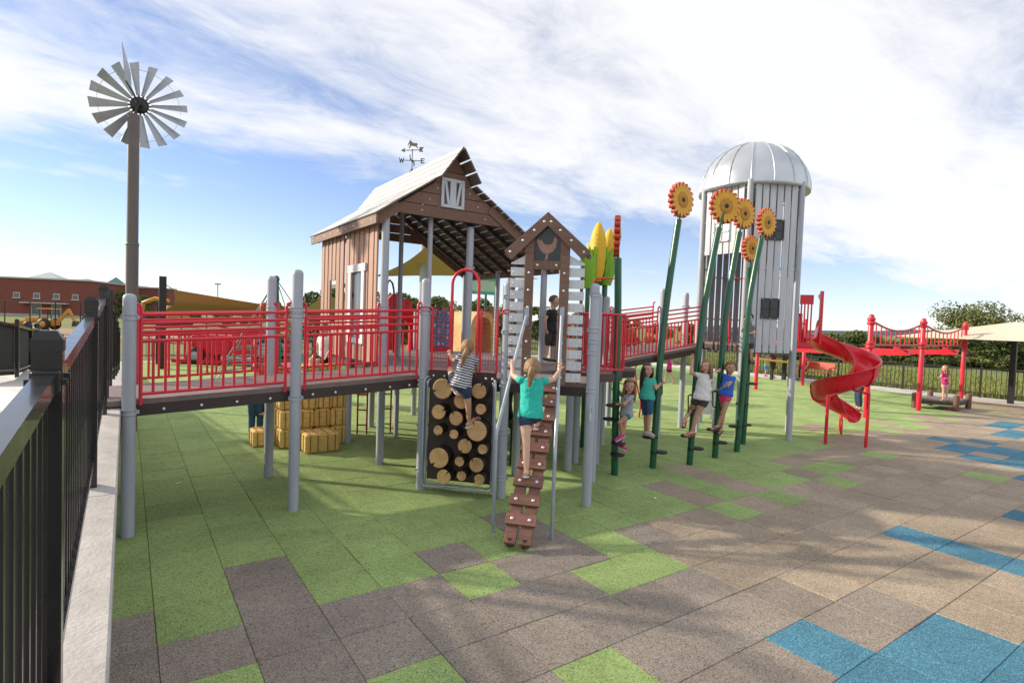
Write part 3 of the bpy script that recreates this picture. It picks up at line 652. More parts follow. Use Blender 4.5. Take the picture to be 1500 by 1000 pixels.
# ================================================================== PLAY STRUCTURE
Z = V((0, 0, 1))
def PL(A, B, off=0.0):
    """pixel -> point on the upright plane through A,B (2d), moved `off` towards the camera; also s,z -> point"""
    A = V((*A, 0)); B = V((*B, 0)); u = (B-A).normalized(); n = V((u.y, -u.x, 0))
    if n.dot(-A) < 0: n = -n
    def f(x, y):
        d = ray(x, y); t = (off + n.dot(A))/(n.dot(d)); return CAM + d*t
    def g(s, z, o=0.0): return A + u*s + n*(off+o) + Z*z
    return f, g, u, n
_bal = {}
def railing(parent, a, b, za, zb, m=RED, hs=(.80, .72, .635, .55), r=.0158, pitch=.098, ends=True, low=.055, loop=True):
    """a,b: 2d ends; za, zb: deck heights there"""
    a = V((*a, 0)); b = V((*b, 0)); u = (b-a).normalized(); Ln = (b-a).length
    fr = MB()
    for h in (*hs, low): fr.tube([a+Z*(za+h), b+Z*(zb+h)], r, 8)
    if ends:
        for p, z, s in ((a, za, 1), (b, zb, -1)):
            top = z+hs[0]+.06
            fr.tube([p+Z*(z-.05), p+Z*top] + ([p-u*s*.012+Z*(top+.03), p-u*s*.05+Z*(top+.045)] if loop else []), r*1.05, 8)
    ro = fr.build('railing', m, parent)
    n = max(2, int(round(Ln/pitch))); hh = hs[-1]-low; key = (round(hh, 3), m.name, r)
    if key not in _bal: _bal[key] = MB().tube([(0, 0, 0), (0, 0, hh)], r*.80, 8).mesh('baluster', m)
    for i in range(1, n):
        t = i/n; p = lerp(a, b, t); inst('baluster', _bal[key], ro, p+Z*(za+(zb-za)*t+low))
    return ro
def deck_slab(parent, poly, z, name='deck', th=.05, edge=.11, zf=None):
    b = MB(); zf = zf or (lambda x, y: z); k = len(poly)
    T = [V((x, y, zf(x, y))) for x, y in poly]; B_ = [p-Z*th for p in T]
    b.add(T, [tuple(range(k))]); b.add(B_, [tuple(range(k))[::-1]]); b.add(T+B_, [(i, (i+1) % k, k+(i+1) % k, k+i) for i in range(k)])
    d = b.build(name, DECK, parent)
    e = MB(); c = sum((V((x, y, 0)) for x, y in poly), V((0, 0, 0)))/k
    for i in range(k):
        p, q = T[i], T[(i+1) % k]; dn = (c-V((p.x+q.x, p.y+q.y, 0))/2).normalized()*.015
        e.beam(p+dn-Z*(th+edge/2-.001), q+dn-Z*(th+edge/2-.001), .03, edge)
    e.build('deck_channel', DECKED, d); return d
P1, P2, P3, P4, P5 = (.02, 6.23), (1.50, 6.24), (3.04, 6.31), (3.74, 5.54), (4.46, 4.81)
# ---------------- entrance ramp
RZ = lambda x: 1.265 + (x-.02)*(1.425-1.265)/3.02
ramp = thing('entrance_ramp', 'brown ramp with red railings on grey posts leading to the barn', 'ramp', (1.5, 6.9, 0))
deck_slab(ramp, [(-.16, 6.32), (1.50, 6.32), (1.50, 7.58), (-.16, 7.58)], 0, 'ramp_deck', zf=lambda x, y: RZ(x))
deck_slab(ramp, [(1.51, 6.32), (3.0, 6.36), (3.0, 7.58), (1.51, 7.58)], 0, 'ramp_deck', zf=lambda x, y: RZ(x))
for (x, y, h) in ((.02, 6.23, 2.26), (.02, 7.67, 2.26), (1.50, 6.24, 2.60), (1.53, 7.69, 2.60), (3.04, 6.31, 2.62)): post(ramp, x, y, h)
for (x, y) in ((.02, 6.23), (1.50, 6.24), (1.53, 7.69), (3.04, 6.31)):
    for z in ((RZ(x)+.78, RZ(x)-.10) if x < 1 else (RZ(x)+.83, RZ(x)+.77, RZ(x)-.12)): clamp(ramp, x, y, z)
for y0, y1 in ((6.27, 6.30), (7.64, 7.64)):
    railing(ramp, (.11, y0), (1.40, y0+.005), RZ(.11), RZ(1.40)); railing(ramp, (1.60, y0+.005), (2.95, y1+.03), RZ(1.60), RZ(2.95))
bolts(ramp, [V((x, 6.303, RZ(x)-.11)) for x in (.3, .62, .94, 1.26, 1.7, 1.95, 2.3, 2.6, 2.85)], (0, -1, 0))
b = MB(); b.box((-.14, 6.95, 1.244), (.30, 1.24, .012)); b.build('threshold_plate', DECK, ramp)

# ---------------- barn
barn = thing('play_barn', 'brown play barn with cream gambrel roof, board walls and open slatted deck', 'play barn', (4.4, 8.9, 0))
DZ = 1.43
deck_slab(barn, [(3.06, 6.36), (3.72, 5.62), (4.46, 6.33), (6.9, 6.4), (6.9, 8.6), (6.05, 10.5), (5.25, 11.3), (3.85, 11.0), (3.06, 10.5)], DZ)
for (x, y, h, r, dm) in ((3.03, 7.66, 3.60, .0565, False), (3.05, 9.16, 3.6, .0565, False), (3.06, 10.46, 3.6, .0565, False), (4.47, 7.74, 3.60, .0565, True), (3.80, 7.80, 3.66, .039, False), (3.93, 9.2, 4.05, .04, False),
                     (5.97, 7.74, 3.06, .0565, False), (5.96, 9.2, 3.08, .045, False), (5.97, 10.5, 3.08, .05, False), (4.46, 6.27, 2.6, .0565, True), (4.50, 10.57, DZ-.06, .0565, False), (3.88, 10.29, DZ-.06, .0565, False), (5.18, 11.2, 2.3, .0565, True), (6.85, 8.55, 2.5, .0565, True)):
    post(barn, x, y, h, 0, r, dm)
for (x, y, z) in ((3.03, 7.66, 2.25), (4.47, 7.74, 2.95), (5.97, 7.74, 2.2), (3.03, 7.66, 1.35)): clamp(barn, x, y, z)
# left board wall with window and slot
def wall_board(y0, y1, z0, z1, k):
    b = MB(); b.box((2.955 + (.012 if k % 2 else 0), (y0+y1)/2, (z0+z1)/2), (.028, y1-y0-.006, z1-z0), bev=.004); b.build('wall_board', BARN, barn)
k = 0
for (ya, yb, n) in ((7.78, 9.18, 13), (9.25, 10.56, 12)):
    for i in range(n):
        a0 = ya+(yb-ya)*i/n; a1 = ya+(yb-ya)*(i+1)/n; c0 = (a0+a1)/2; k += 1
        if 8.20 < c0 < 8.88: wall_board(a0, a1, 2.80, 3.50, k); wall_board(a0, a1, 1.44, 1.78, k)
        elif 9.72 < c0 < 10.02: wall_board(a0, a1, 2.72, 3.50, k); wall_board(a0, a1, 1.44, 2.0, k)
        else: wall_board(a0, a1, 1.44, 3.50, k)
wf = MB()
for (a0, a1, z0, z1) in ((8.18, 8.30, 1.78, 2.80), (8.78, 8.90, 1.78, 2.80), (8.14, 8.94, 2.801, 2.92), (8.18, 8.90, 1.70, 1.779)): wf.box((2.925, (a0+a1)/2, (z0+z1)/2), (.03, a1-a0, z1-z0), bev=.003)
wfo = wf.build('window_frame', WHITEB, barn); bolts(wfo, [V((2.909, y, 2.86)) for y in (8.2, 8.42, 8.65, 8.88)], (-1, 0, 0))
wp = MB(); wp.box((2.965, 8.54, 2.29), (.008, .48, 1.02)); wp.build('window_pane', mat('tinted_polycarbonate', (.16, .19, .22), .12, spec=.6), barn)
for z in (1.6, 2.45, 3.35):
    r_ = MB(); r_.box((2.99, 8.48, z), (.03, 1.38, .07)); r_.build('wall_rail', WOODH, barn); r_ = MB(); r_.box((2.99, 9.9, z+.01 if z != 2.45 else 2.62), (.03, 1.28, .07)); r_.build('wall_rail', WOODH, barn)
# roof planks: profile points, planks run along the ridge
GY0, GY1 = 7.49, 10.88
def slope_planks(p, q, n, y0, y1, side):
    p = V(p); q = V(q); d = (q-p); u = d.normalized(); nn = V((-u.z, 0, u.x))
    if nn.z < 0: nn = -nn
    for i in range(n):
        a = lerp(p, q, i/n) + u*.006; b_ = lerp(p, q, (i+1)/n) - u*(.0155 if side > 0 else .006); th = .022
        m = MB(); P = [a, b_, b_+nn*th, a+nn*th]
        A = [V((w_.x, y0, w_.z)) for w_ in P]; B_ = [V((w_.x, y1, w_.z)) for w_ in P]
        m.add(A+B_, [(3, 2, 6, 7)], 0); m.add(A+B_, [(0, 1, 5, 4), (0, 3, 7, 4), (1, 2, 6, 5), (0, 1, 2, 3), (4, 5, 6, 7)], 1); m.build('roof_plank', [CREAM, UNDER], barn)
slope_planks((4.075, 0, 4.66), (3.72, 0, 4.17), 4, GY0-.19, GY1, -1); slope_planks((3.72, 0, 4.165), (2.82, 0, 3.55), 7, GY0, GY1, -1)
slope_planks((4.085, 0, 4.66), (4.40, 0, 4.17), 3, GY0-.15, GY1, 1); slope_planks((4.40, 0, 4.165), (6.10, 0, 3.10), 13, GY0, GY1, 1)
for y in [7.72+.44*i for i in range(7)]:
    for (p, q) in (((4.07, 4.61), (3.74, 4.13)), ((3.71, 4.10), (2.95, 3.57)), ((4.09, 4.61), (4.39, 4.13)), ((4.42, 4.09), (6.05, 3.065))):
        r_ = MB(); r_.beam((p[0], y, p[1]), (q[0], y, q[1]), .05, .07); r_.build('rafter', DECKED, barn)
# gables: horizontal boards clipped to the roof outline
prof = [(2.84, 3.52), (3.72, 4.13), (4.08, 4.62), (4.40, 4.13), (6.08, 3.07)]
def xz(z, side):
    pts = prof[:3] if side < 0 else prof[2:]
    for (x0, z0), (x1, z1) in zip(pts, pts[1:]):
        lo, hi = sorted((z0, z1))
        if lo <= z <= hi: return x0+(x1-x0)*(z-z0)/(z1-z0)
    return prof[0][0] if side < 0 else prof[-1][0]
def gable(y, front):
    zs = [3.63, 3.80, 3.98, 4.16, 4.34, 4.60]
    for z0, z1 in zip(zs, zs[1:]):
        z1 -= .012; b = MB(); xs_ = [xz(z0, -1)+.01, xz(z0, 1)-.01, xz(z1, 1)-.01, xz(z1, -1)+.01]
        if z0 < 4.13 < z1: poly = [(xs_[0], z0), (xs_[1], z0), (4.39, 4.13), (xs_[2], z1), (xs_[3], z1), (3.73, 4.13)]
        else: poly = list(zip(xs_, (z0, z0, z1, z1)))
        b.prism(poly, .03, (0, y, 0), (1, 0, 0), (0, 0, 1)); g_ = b.build('gable_board', WOODH, barn)
        if front: bolts(g_, [V((x, y-.016, (z0+z1)/2)) for x in [xs_[0]+.1] + [xs_[0]+(xs_[1]-xs_[0])*k for k in (.25, .5, .75)] + [xs_[1]-.14] if xz((z0+z1)/2, -1)+.05 < x < xz((z0+z1)/2, 1)-.05 and not 3.86 < x < 4.28], (0, -1, 0), .8)
    for (x0, z0, x1, z1) in ((2.86, 3.49, 3.20, 3.725), (4.72, 3.88, 6.07, 3.03)):
        b = MB(); b.beam((x0, y-.024, z0), (x1, y-.024, z1), .016, .15, ref=(0, 1, 0) if False else (0, 0, 1)); b.build('barge_board', WOODH, barn)
gable(7.60, True); gable(10.62, False)
b = MB(); b.box((2.845, (GY0+GY1)/2, 3.485), (.03, GY1-GY0-.06, .125)); fa = b.build('fascia_board', WOODH, barn); bolts(fa, [V((2.828, GY0+.2+.38*i, 3.485)) for i in range(9)], (-1, 0, 0))
b = MB(); b.box((6.115, (GY0+GY1)/2, 3.03), (.03, GY1-GY0-.06, .125)); b.build('fascia_board', WOODH, barn)
# hay loft door on the gable
ld = MB()
X0, X1, Z0, Z1 = 3.85, 4.24, 3.80, 4.235
for (a0, a1, z0, z1) in ((X0, X0+.045, Z0, Z1), (X1-.045, X1, Z0, Z1), (X0+.046, X1-.046, Z1-.045, Z1), (X0+.046, X1-.046, Z0, Z0+.045), ((X0+X1)/2-.05, (X0+X1)/2+.05, Z0+.046, Z1-.046)): ld.box(((a0+a1)/2, 7.572, (z0+z1)/2), (a1-a0, .022, z1-z0))
for s in (-1, 1):
    cxm = (X0+X1)/2; ld.beam((cxm+s*.145, 7.569, Z1-.05), (cxm+s*.055, 7.569, Z0+.05), .014, .04, ref=(1, 0, 0)) if False else ld.prism([(cxm+s*.150, Z1-.05), (cxm+s*.110, Z1-.05), (cxm+s*.05, Z0+.05), (cxm+s*.09, Z0+.05)], .018, (0, 7.569, 0), (1, 0, 0), (0, 0, 1))
lo = ld.build('loft_door', mat('pale_blue_grey_board', (.52, .57, .64), .5), barn); bolts(lo, [V((x, 7.558, z)) for x in (X0+.022, X1-.022, (X0+X1)/2-.03, (X0+X1)/2+.03) for z in (Z0+.03, (Z0+Z1)/2, Z1-.03)], (0, -1, 0), .7)
# climber entry: arch and mesh gates on the deck edge between P3 and P4
f, g, u34, n34 = PL(P3, P4, .03)
gates = thing('arched_gate', 'red arch with mesh side gates above the log climbing wall', 'gate', g(.5, DZ))
for (x0, x1) in ((632, 658), (703, 727)):
    A = f(x0, 533); B = f(x1, 535); s0 = (A-g(0, 0)).dot(u34); s1 = (B-g(0, 0)).dot(u34); za = 1.50; zt = 2.265
    fr = MB(); fr.tube([g(s0, za), g(s0, zt), g(s1, zt), g(s1, za)], .016, 8, closed=True, smooth=False); fr.tube([g(s0+.03, za), g(s0+.03, za-.07), g(s1-.03, za-.07), g(s1-.03, za)], .012, 6); fo = fr.build('gate_frame', RED, gates)
    wr = MB(); n = 6
    for i in range(1, n): s = s0+(s1-s0)*i/n; wr.tube([g(s, za), g(s, zt)], .0022, 4, cap=False)
    for i in range(1, 15): z = za+(zt-za)*i/15; wr.tube([g(s0, z), g(s1, z)], .0022, 4, cap=False)
    wr.build('wire_mesh', RED, fo)
sl_, sr_ = (f(661, 480)-g(0, 0)).dot(u34), (f(700, 480)-g(0, 0)).dot(u34)
ar = MB(); rr = (sr_-sl_)/2; cm_ = (sl_+sr_)/2; ar.tube([g(sl_, 1.45), g(sl_, 2.3)] + [g(cm_-rr*math.cos(t), 2.56+rr*math.sin(t)) for t in [math.pi*i/12 for i in range(13)]] + [g(sr_, 2.3), g(sr_, 1.45)], .0185, 10); ar.build('arch', RED, gates)
for (p, z) in ((P3, 2.24), (P4, 2.24)): clamp(gates, p[0], p[1], z, RED)
# ---------------- log climbing wall
f, g, u34, n34 = PL(P3, P4, .03)
cw = thing('log_climbing_wall', 'dark brown climbing panel studded with round log steps', 'climbing wall', g(.5, 0))
b = MB(); P = g(.505, .80); R3 = Matrix((u34, -n34, Z)).transposed(); b.box(P, (.82, .03, 1.30), R3, bev=.008); b.build('panel', PANELD, cw)
b = MB(); b.box(g(.51, 1.445, .0), (.86, .035, .10), R3); b.build('top_board', PANELD, cw); bolts(cw, [g(s, 1.43, .02) for s in (.15, .29, .62, .82, .9)], n34)
logs = [(.34, 1.30, .121), (.79, 1.30, .089), (.30, 1.02, .086), (.52, .96, .084), (.58, 1.17, .092), (.82, 1.09, .063), (.30, .80, .058), (.50, .77, .055), (.78, .83, .121), (.64, .64, .086), (.86, .62, .058), (.32, .47, .121), (.58, .45, .058), (.79, .43, .086), (.39, .25, .086), (.61, .28, .058), (.83, .26, .063)]
for i, (s, z, r) in enumerate(logs):
    b = MB(); ln = .20; r2 = random.Random(i); n = 44; cut1 = r2.randrange(n); cut2 = (cut1 + r2.randint(14, 28)) % n; prof_ = []
    for k in range(n):
        rad = r*(1+.02*math.sin(3*k+i)); d_ = min(abs(k-cut1), n-abs(k-cut1)); d2 = min(abs(k-cut2), n-abs(k-cut2))
        if d_ == 0: rad *= .60
        elif d2 == 0 and i % 3 == 0: rad *= .78
        prof_.append((rad*math.cos(2*math.pi*k/n), rad*math.sin(2*math.pi*k/n)))
    c0 = g(s, z, .017)
    A = [c0 + u34*p[0] + Z*p[1] for p in prof_]; B_ = [c0 + n34*(ln-.008) + u34*p[0] + Z*p[1] for p in prof_]; C_ = [c0 + n34*ln + u34*p[0]*.93 + Z*p[1]*.93 for p in prof_]
    m = len(A); ctr = c0 + n34*(ln-.012); vs = A+B_+C_+[ctr]
    b.add(vs, [(k, (k+1) % m, m+(k+1) % m, m+k) for k in range(m)], 1); b.add(vs, [(m+k, m+(k+1) % m, 2*m+(k+1) % m, 2*m+k) for k in range(m)], 0); b.add(vs, [(2*m+k, 2*m+(k+1) % m, 3*m) for k in range(m)], 0)
    b.build('log_step', [LOGF, BARK], cw)
fr = MB()
for o_, ins in ((.075, 0.0), (.03, .028)):
    s0, s1, zb, zt = .055+ins, .955-ins, .075+ins, 1.40-ins; q = .05
    pts = [g(s0+.05, zt+.02, -.02), g(s0+.012, zt+.005, o_*.6), g(s0, zt-.04, o_), g(s0, zb+q, o_)] + [g(s0+q-q*math.cos(t), zb+q-q*math.sin(t), o_) for t in (.4, .8, 1.2, 1.57)]
    pts += [g(s1-q+q*math.sin(t), zb+q-q*math.cos(t), o_) for t in (0, .4, .8, 1.2, 1.57)] + [g(s1, zt-.04, o_), g(s1-.012, zt+.005, o_*.6), g(s1-.05, zt+.02, -.02)]
    fr.tube(pts, .0145, 10)
fr.build('pipe_frame', GALV, cw)
post(cw, P4[0], P4[1], 2.60)
for z in (1.36, .80, .24): clamp(cw, P3[0], P3[1], z); clamp(cw, P4[0], P4[1], z)
for z in (2.42, 2.0): clamp(cw, P4[0], P4[1], z)
for s in (.25, .72):
    b = MB(); b.tube([g(s, .07, .03), g(s, .0, .03)], .008, 6); b.build('frame_foot', GALV, cw)

# ---------------- hen house front
f, g, uh, nh = PL(P4, P5, .08); RH = Matrix((uh, -nh, Z)).transposed()
hut = thing('hen_house_front', 'peaked hen house front with white slats, brown frame and chicken picture', 'playhouse', g(.5, 0))
sc = .468
for side, (s0, s1) in ((-1, (.045, .222)), (1, (.728, .905))):
    for i in range(11):
        z0 = 1.452+.1345*i; ztop = z0+.100
        ov = 3.40-.92*abs((s0 if side < 0 else s1)-sc)
        b = MB()
        if i < 10: b.box(g((s0+s1)/2, z0+.05), (s1-s0, .022, .100), RH, bev=.003)
        else: b.prism([(s0, z0), (s1, z0), (s1, z0+.11 if side < 0 else z0+.02), (s0, z0+.02 if side < 0 else z0+.11)], .022, g(0, 0), uh, Z)
        so2 = b.build('slat', WHITEB, hut)
        if i < 10: bolts(so2, [g(s0+.03 if side < 0 else s1-.03, z0+.05, .012)], nh, .7)
for s in (.075, .875): b = MB(); b.box(g(s, 2.1, -.03), (.035, .03, 1.36), RH); b.build('batten', WOOD, hut)
for s0, s1 in ((.21, .316), (.622, .730)):
    b = MB(); b.box(g((s0+s1)/2, 2.165, .018), (s1-s0, .034, 1.50), RH, bev=.003); q = b.build('door_post', WOOD, hut); bolts(q, [g((s0+s1)/2, z, .036) for z in [1.5+.2*i for i in range(7)]], nh)
    b = MB(); h0 = 2.917; ht = lambda s: 3.33-.92*abs(s-sc)
    b.prism([(s0, h0), (s1, h0), (s1, ht(s1)), (s0, ht(s0))], .034, g(0, 0, .018), uh, Z); b.build('door_post', WOOD, hut)
b = MB(); b.box(g(.469, 2.79, .018), (.304, .034, .100), RH, bev=.003); q = b.build('lintel', WOODH, hut); bolts(q, [g(.36, 2.79, .036), g(.58, 2.79, .036)], nh)
for side in (-1, 1):
    e = -.035 if side < 0 else .965; ap = g(sc, 3.395, .052); sw = .115; sl0 = (3.395-2.945)/(sc+.035)
    b = MB(); L_ = abs(e-sc); b.prism([(sc, 3.395), (e, 3.395-sl0*L_), (e-side*.085, 3.395-sl0*L_-.10), (sc, 3.395-.155)], .034, g(0, 0, .054), uh, Z); q = b.build('gable_board', WOOD, hut)
    bolts(q, [g(sc+side*L_*t, 3.395-sl0*L_*t-.075, .072) for t in (.08, .30, .56, .85)], nh)
    b = MB(); b.prism([(sc, 3.36), (e*1.0, 3.36-sl0*L_), (e-side*.03, 3.36-sl0*L_-.035), (sc, 3.325)], .22, g(0, 0, -.09), uh, Z); b.build('roof_board', WOOD, hut)
b = MB(); b.prism([(.30, 2.842), (.64, 2.842), (.64, 3.12), (.469, 3.29), (.30, 3.12)], .012, g(0, 0, .008), uh, Z); pic = b.build('picture_panel', mat('dark_picture_panel', (.035, .042, .05), .35), hut)
hen = [(-.020, .0), (-.010, .06), (-.05, .075), (-.085, .115), (-.105, .165), (-.12, .215), (-.10, .235), (-.085, .205), (-.065, .225), (-.05, .19), (-.02, .165), (.03, .165), (.06, .185), (.072, .225), (.082, .245), (.10, .242), (.105, .228), (.122, .222), (.108, .212), (.108, .185), (.10, .135), (.075, .095), (.04, .072), (.015, .062), (.012, .0), (.028, -.006), (.0, -.008), (-.035, -.008)]
b = MB(); b.prism([(x*1.02+.462, z*1.02+2.858) for x, z in hen], .004, g(0, 0, .018), uh, Z); b.build('chicken_print', mat('rusty_feather', (.33, .18, .14), .6, var=.35, nscale=40), pic)
b = MB(); b.prism([(x+.462, z+2.858) for x, z in ((.082, .25), (.088, .268), (.096, .256), (.104, .266), (.110, .250), (.10, .245))], .004, g(0, 0, .0195), uh, Z); b.prism([(x+.462, z+2.858) for x, z in ((.108, .215), (.116, .215), (.114, .198), (.108, .198))], .004, g(0, 0, .0195), uh, Z); b.build('comb_print', mat('comb_red', (.5, .05, .06), .5), pic)
post(hut, P5[0], P5[1], 2.60); post(hut, 5.19, 5.52, 2.54)
for z in (2.47, 2.06, 1.93, 1.80, 1.36): clamp(hut, P5[0], P5[1], z)
b = MB(); c0 = V((P5[0]-.035, P5[1]-.048, 0)); b.box(c0+Z*1.1, (.035, .012, .17), Matrix.Rotation(.62, 3, 'Z')); q = b.build('warning_sticker', WHITE, hut)
b = MB(); c1 = c0 + V((.0, -.0075, 0)); b.box(c1+Z*1.14, (.03, .004, .06), Matrix.Rotation(.62, 3, 'Z')); b.build('sticker_symbol', BLUEP, q)
deck_slab(hut, [(3.80, 5.54), (4.46, 4.88), (5.13, 5.52), (4.50, 6.21)], DZ)
# white slat side of the hut seen through the door: plain posts behind

# ---------------- plank climber with handrails
pb, pt = V((2.985, 4.13, .07)), V((4.10, 5.16, 1.405)); du = (pt-pb).normalized(); ds = V((uh.x, uh.y, 0)); ds = (ds - du*ds.dot(du)).normalized(); dn = ds.cross(du)
if dn.z < 0: dn = -dn
pc = thing('plank_climber', 'steep brown plank ramp with cross steps leading to the hen house', 'climber', (2.985, 4.13, 0))
RP = Matrix((ds, du, dn)).transposed(); LN = (pt-pb).length
for s in (-1, 1):
    b = MB(); b.box(lerp(pb, pt, .5)+ds*s*.072, (.112, LN, .038), RP, bev=.004); b.build('stringer_plank', PLANK, pc)
    b = MB(); b.box(pb+ds*s*.072+V((0, 0, -.028))+du*.05, (.06, .05, .085)); b.build('foot_block', DECKED, pc)
for i in range(9):
    d_ = .235+.211*i; c0 = pb+du*d_+dn*.034
    b = MB(); b.box(c0, (.30, .118, .030), RP, bev=.004); q = b.build('cross_step', PLANK, pc)
    for s in (-1, 1): inst('bolt', _bolt, q, c0+ds*s*.085+dn*.016, dn.to_track_quat('Z', 'Y').to_euler()).scale = (1.2,)*3
f2 = PL(P4, P5, .14)[0]
for (bx, by), bend, top in (((722, 779), 1.02, f2(771, 463)), ((808, 790), .86, f2(823, 463))):
    p = gnd(bx, by); pts = [p, p+Z*(bend-.10), p+Z*(bend-.03)+(top-p)*.008, p+Z*bend+ (V((top.x-p.x, top.y-p.y, 0)))*.04+Z*.03, lerp(p+Z*bend, top, .5), top]
    b = MB(); b.tube(pts, .0195, 12); b.build('handrail', GALV, pc)
    b = MB(); b.box(top+nh*(-.022), (.055, .018, .2), RH); b.build('handrail_plate', GALV, pc)

# ---------------- balcony pod with curved red barrier
pod = thing('balcony_pod', 'small round balcony with curved red barred barrier next to the hen house', 'balcony', (5.62, 5.98, 0))
pc_ = V((5.62, 5.98, 0)); pr_ = .40
A0, A1 = math.radians(-165), math.radians(85)
circ = lambda a, r=pr_: pc_ + V((math.cos(a)*r, math.sin(a)*r, 0))
b = MB(); k = 20; ring = [circ(2*math.pi*i/k, pr_-.01) for i in range(k)]; b.add([p+Z*1.44 for p in ring]+[p+Z*1.33 for p in ring], [tuple(range(k)), tuple(range(k, 2*k))[::-1]], 0); b.add([p+Z*1.44 for p in ring]+[p+Z*1.33 for p in ring], [(i, (i+1) % k, k+(i+1) % k, k+i) for i in range(k)], 1); b.build('pod_deck', [DECK, mat('brown_pod_edge', (.10, .05, .045), .5)], pod)
b = MB()
for z in (1.50, 2.27): b.tube([circ(A0+(A1-A0)*i/16)+Z*z for i in range(17)], .018, 8)
bo = b.build('barrier_rail', RED, pod)
bm_ = MB().tube([(0, 0, 0), (0, 0, .76)], .013, 8).mesh('baluster', RED)
for i in range(21): inst('baluster', bm_, bo, circ(A0+(A1-A0)*i/20)+Z*1.505)
b = MB(); b.beam(circ(A0)+Z*1.38, circ(A0)+Z*2.30, .03, .03, ref=(1, 0, 0)); b.build('barrier_post', RED, pod); b = MB(); b.beam(circ(A0+.9*(A1-A0))+Z*1.36, circ(A0+.9*(A1-A0))+Z*2.30, .03, .03, ref=(1, 0, 0)); b.build('barrier_post', RED, pod)
post(pod, 5.66, 6.40, 2.42); post(pod, 5.28, 6.12, 1.34, dome=False); post(pod, 5.9, 6.2, 1.34, dome=False)
# red square hoop beside it
f9 = lambda x, y: PX(x, y, 8.6)
b = MB(); b.tube([f9(870, 470), f9(871, 412), f9(874, 408), f9(904, 408), f9(904, 470)], .02, 8); b.tube([f9(904, 470), f9(904, 408)], .012, 6); b.build('hand_hoop', RED, pod)
for px_ in (870, 904):
    q = f9(px_, 470); b = MB(); b.tube([q, V((q.x, q.y, 1.40))], .02, 8); b.build('hoop_leg', RED, pod)

# ---------------- bridge to the silo
BZ = lambda x: 1.43 + max(0, x-6.95)*(1.80-1.43)/(10.0-6.95)
br = thing('play_bridge', 'rising bridge with red railings between the barn and the silo', 'bridge', (8.4, 7.8, 0))
deck_slab(br, [(6.93, 7.22), (8.40, 7.22), (8.40, 8.45), (6.93, 8.45)], 0, 'bridge_deck', zf=lambda x, y: BZ(x)); deck_slab(br, [(8.41, 7.22), (9.72, 7.22), (9.72, 8.45), (8.41, 8.45)], 0, 'bridge_deck', zf=lambda x, y: BZ(x))
for (x, y, h) in ((6.93, 7.16, 2.62), (8.40, 7.16, 2.85), (9.66, 7.62, 2.85), (8.40, 8.5, 2.5), (6.95, 8.5, 2.35), (7.38, 7.72, 2.35)):
    post(br, x, y, h)
    for z in ((BZ(x)+.8, BZ(x)-.12)): clamp(br, x, y, z)
for y in (7.19, 8.47):
    railing(br, (7.02, y), (8.30, y), BZ(7.02), BZ(8.30)); railing(br, (8.50, y), (9.62, y), BZ(8.50), BZ(9.62))

# ---------------- silo
SC = V((10.64, 6.84, 0)); SR = 1.03
hexv = [SC + V((math.cos(math.radians(-90+60*k))*SR, math.sin(math.radians(-90+60*k))*SR, 0)) for k in range(6)]
silo = thing('play_silo', 'tall grey slatted silo tower with ribbed metal dome', 'silo', SC)
for p in hexv: post(silo, p.x, p.y, 4.98, dome=False)
SD = 1.85
deck_slab(silo, [(p.x, p.y) for p in [SC+(q-SC)*.94 for q in hexv]], SD)
def silo_face(k, z0, z1, n=6, win=(), m=SLAT, rad=1.0):
    a, b_ = hexv[k], hexv[(k+1) % 6]; u = (b_-a).normalized(); nn = V((u.y, -u.x, 0)); Ln = (b_-a).length; i0, i1 = .085, Ln-.085; w_ = (i1-i0)/n; R_ = Matrix((u, -nn, Z)).transposed()
    for i in range(n):
        s = i0+w_*(i+.5); b = MB(); b.box(a+u*s+nn*.03+Z*(z0+z1)/2, (w_*.82, .022, z1-z0), R_, bev=.003); q = b.build('slat', m, silo)
        bolts(q, [a+u*s+nn*.043+Z*z for z in (z0+.06, z1-.1, (z0+z1)/2)], nn, .7)
    for z in (z0+.06, (z0+z1)/2, z1-.1):
        b = MB(); b.tube([a+u*.03+Z*z, b_-u*.03+Z*z], .016, 6); b.build('slat_rail', GREY, silo)
    for (sc_, zc, ww, hh, mm) in win:
        b = MB(); b.box(a+u*sc_+nn*.048+Z*zc, (ww, .014, hh), R_, bev=.002); q = b.build('window', mm, silo)
        b = MB(); 
        for e in (-.5, 0, .5): b.box(a+u*(sc_+e*(ww-.02))+nn*.062+Z*zc, (.022, .012, hh), R_); b.box(a+u*sc_+nn*.0625+Z*(zc+e*(hh-.02)), (ww, .011, .022), R_)
        b.build('window_bars', mat('window_bar', (.03, .032, .036), .4) if mm is DARKW else SLAT, q); bolts(q, [a+u*(sc_+x*(ww/2-.02))+nn*.07+Z*(zc+z*(hh/2-.02)) for x in (-1, 0, 1) for z in (-1, 1)], nn, .6)
DARKW = mat('dark_grey_window_plate', (.045, .048, .055), .35)
fF = PL((hexv[5].x, hexv[5].y), (hexv[0].x, hexv[0].y), .03); zF = lambda x, y: (fF[0](x, y)).z
sF = lambda x, y: (fF[0](x, y)-V((hexv[5].x, hexv[5].y, 0))).dot(fF[2])
zb = zF(1135, 517); zt = zF(1135, 273)
silo_face(5, zb, 4.93, 6, [(sF(1134, 338), zF(1134, 337), .36, .39, DARKW), (sF(1127, 452), zF(1127, 452), .36, .39, DARKW)])
fE = PL((hexv[4].x, hexv[4].y), (hexv[5].x, hexv[5].y), .03)
sE = lambda x, y: (fE[0](x, y)-V((hexv[4].x, hexv[4].y, 0))).dot(fE[2])
silo_face(4, fE[0](1060, 372).z, 4.93, 6, [(sE(1058, 340), fE[0](1058, 340).z, .36, .39, SLAT)])
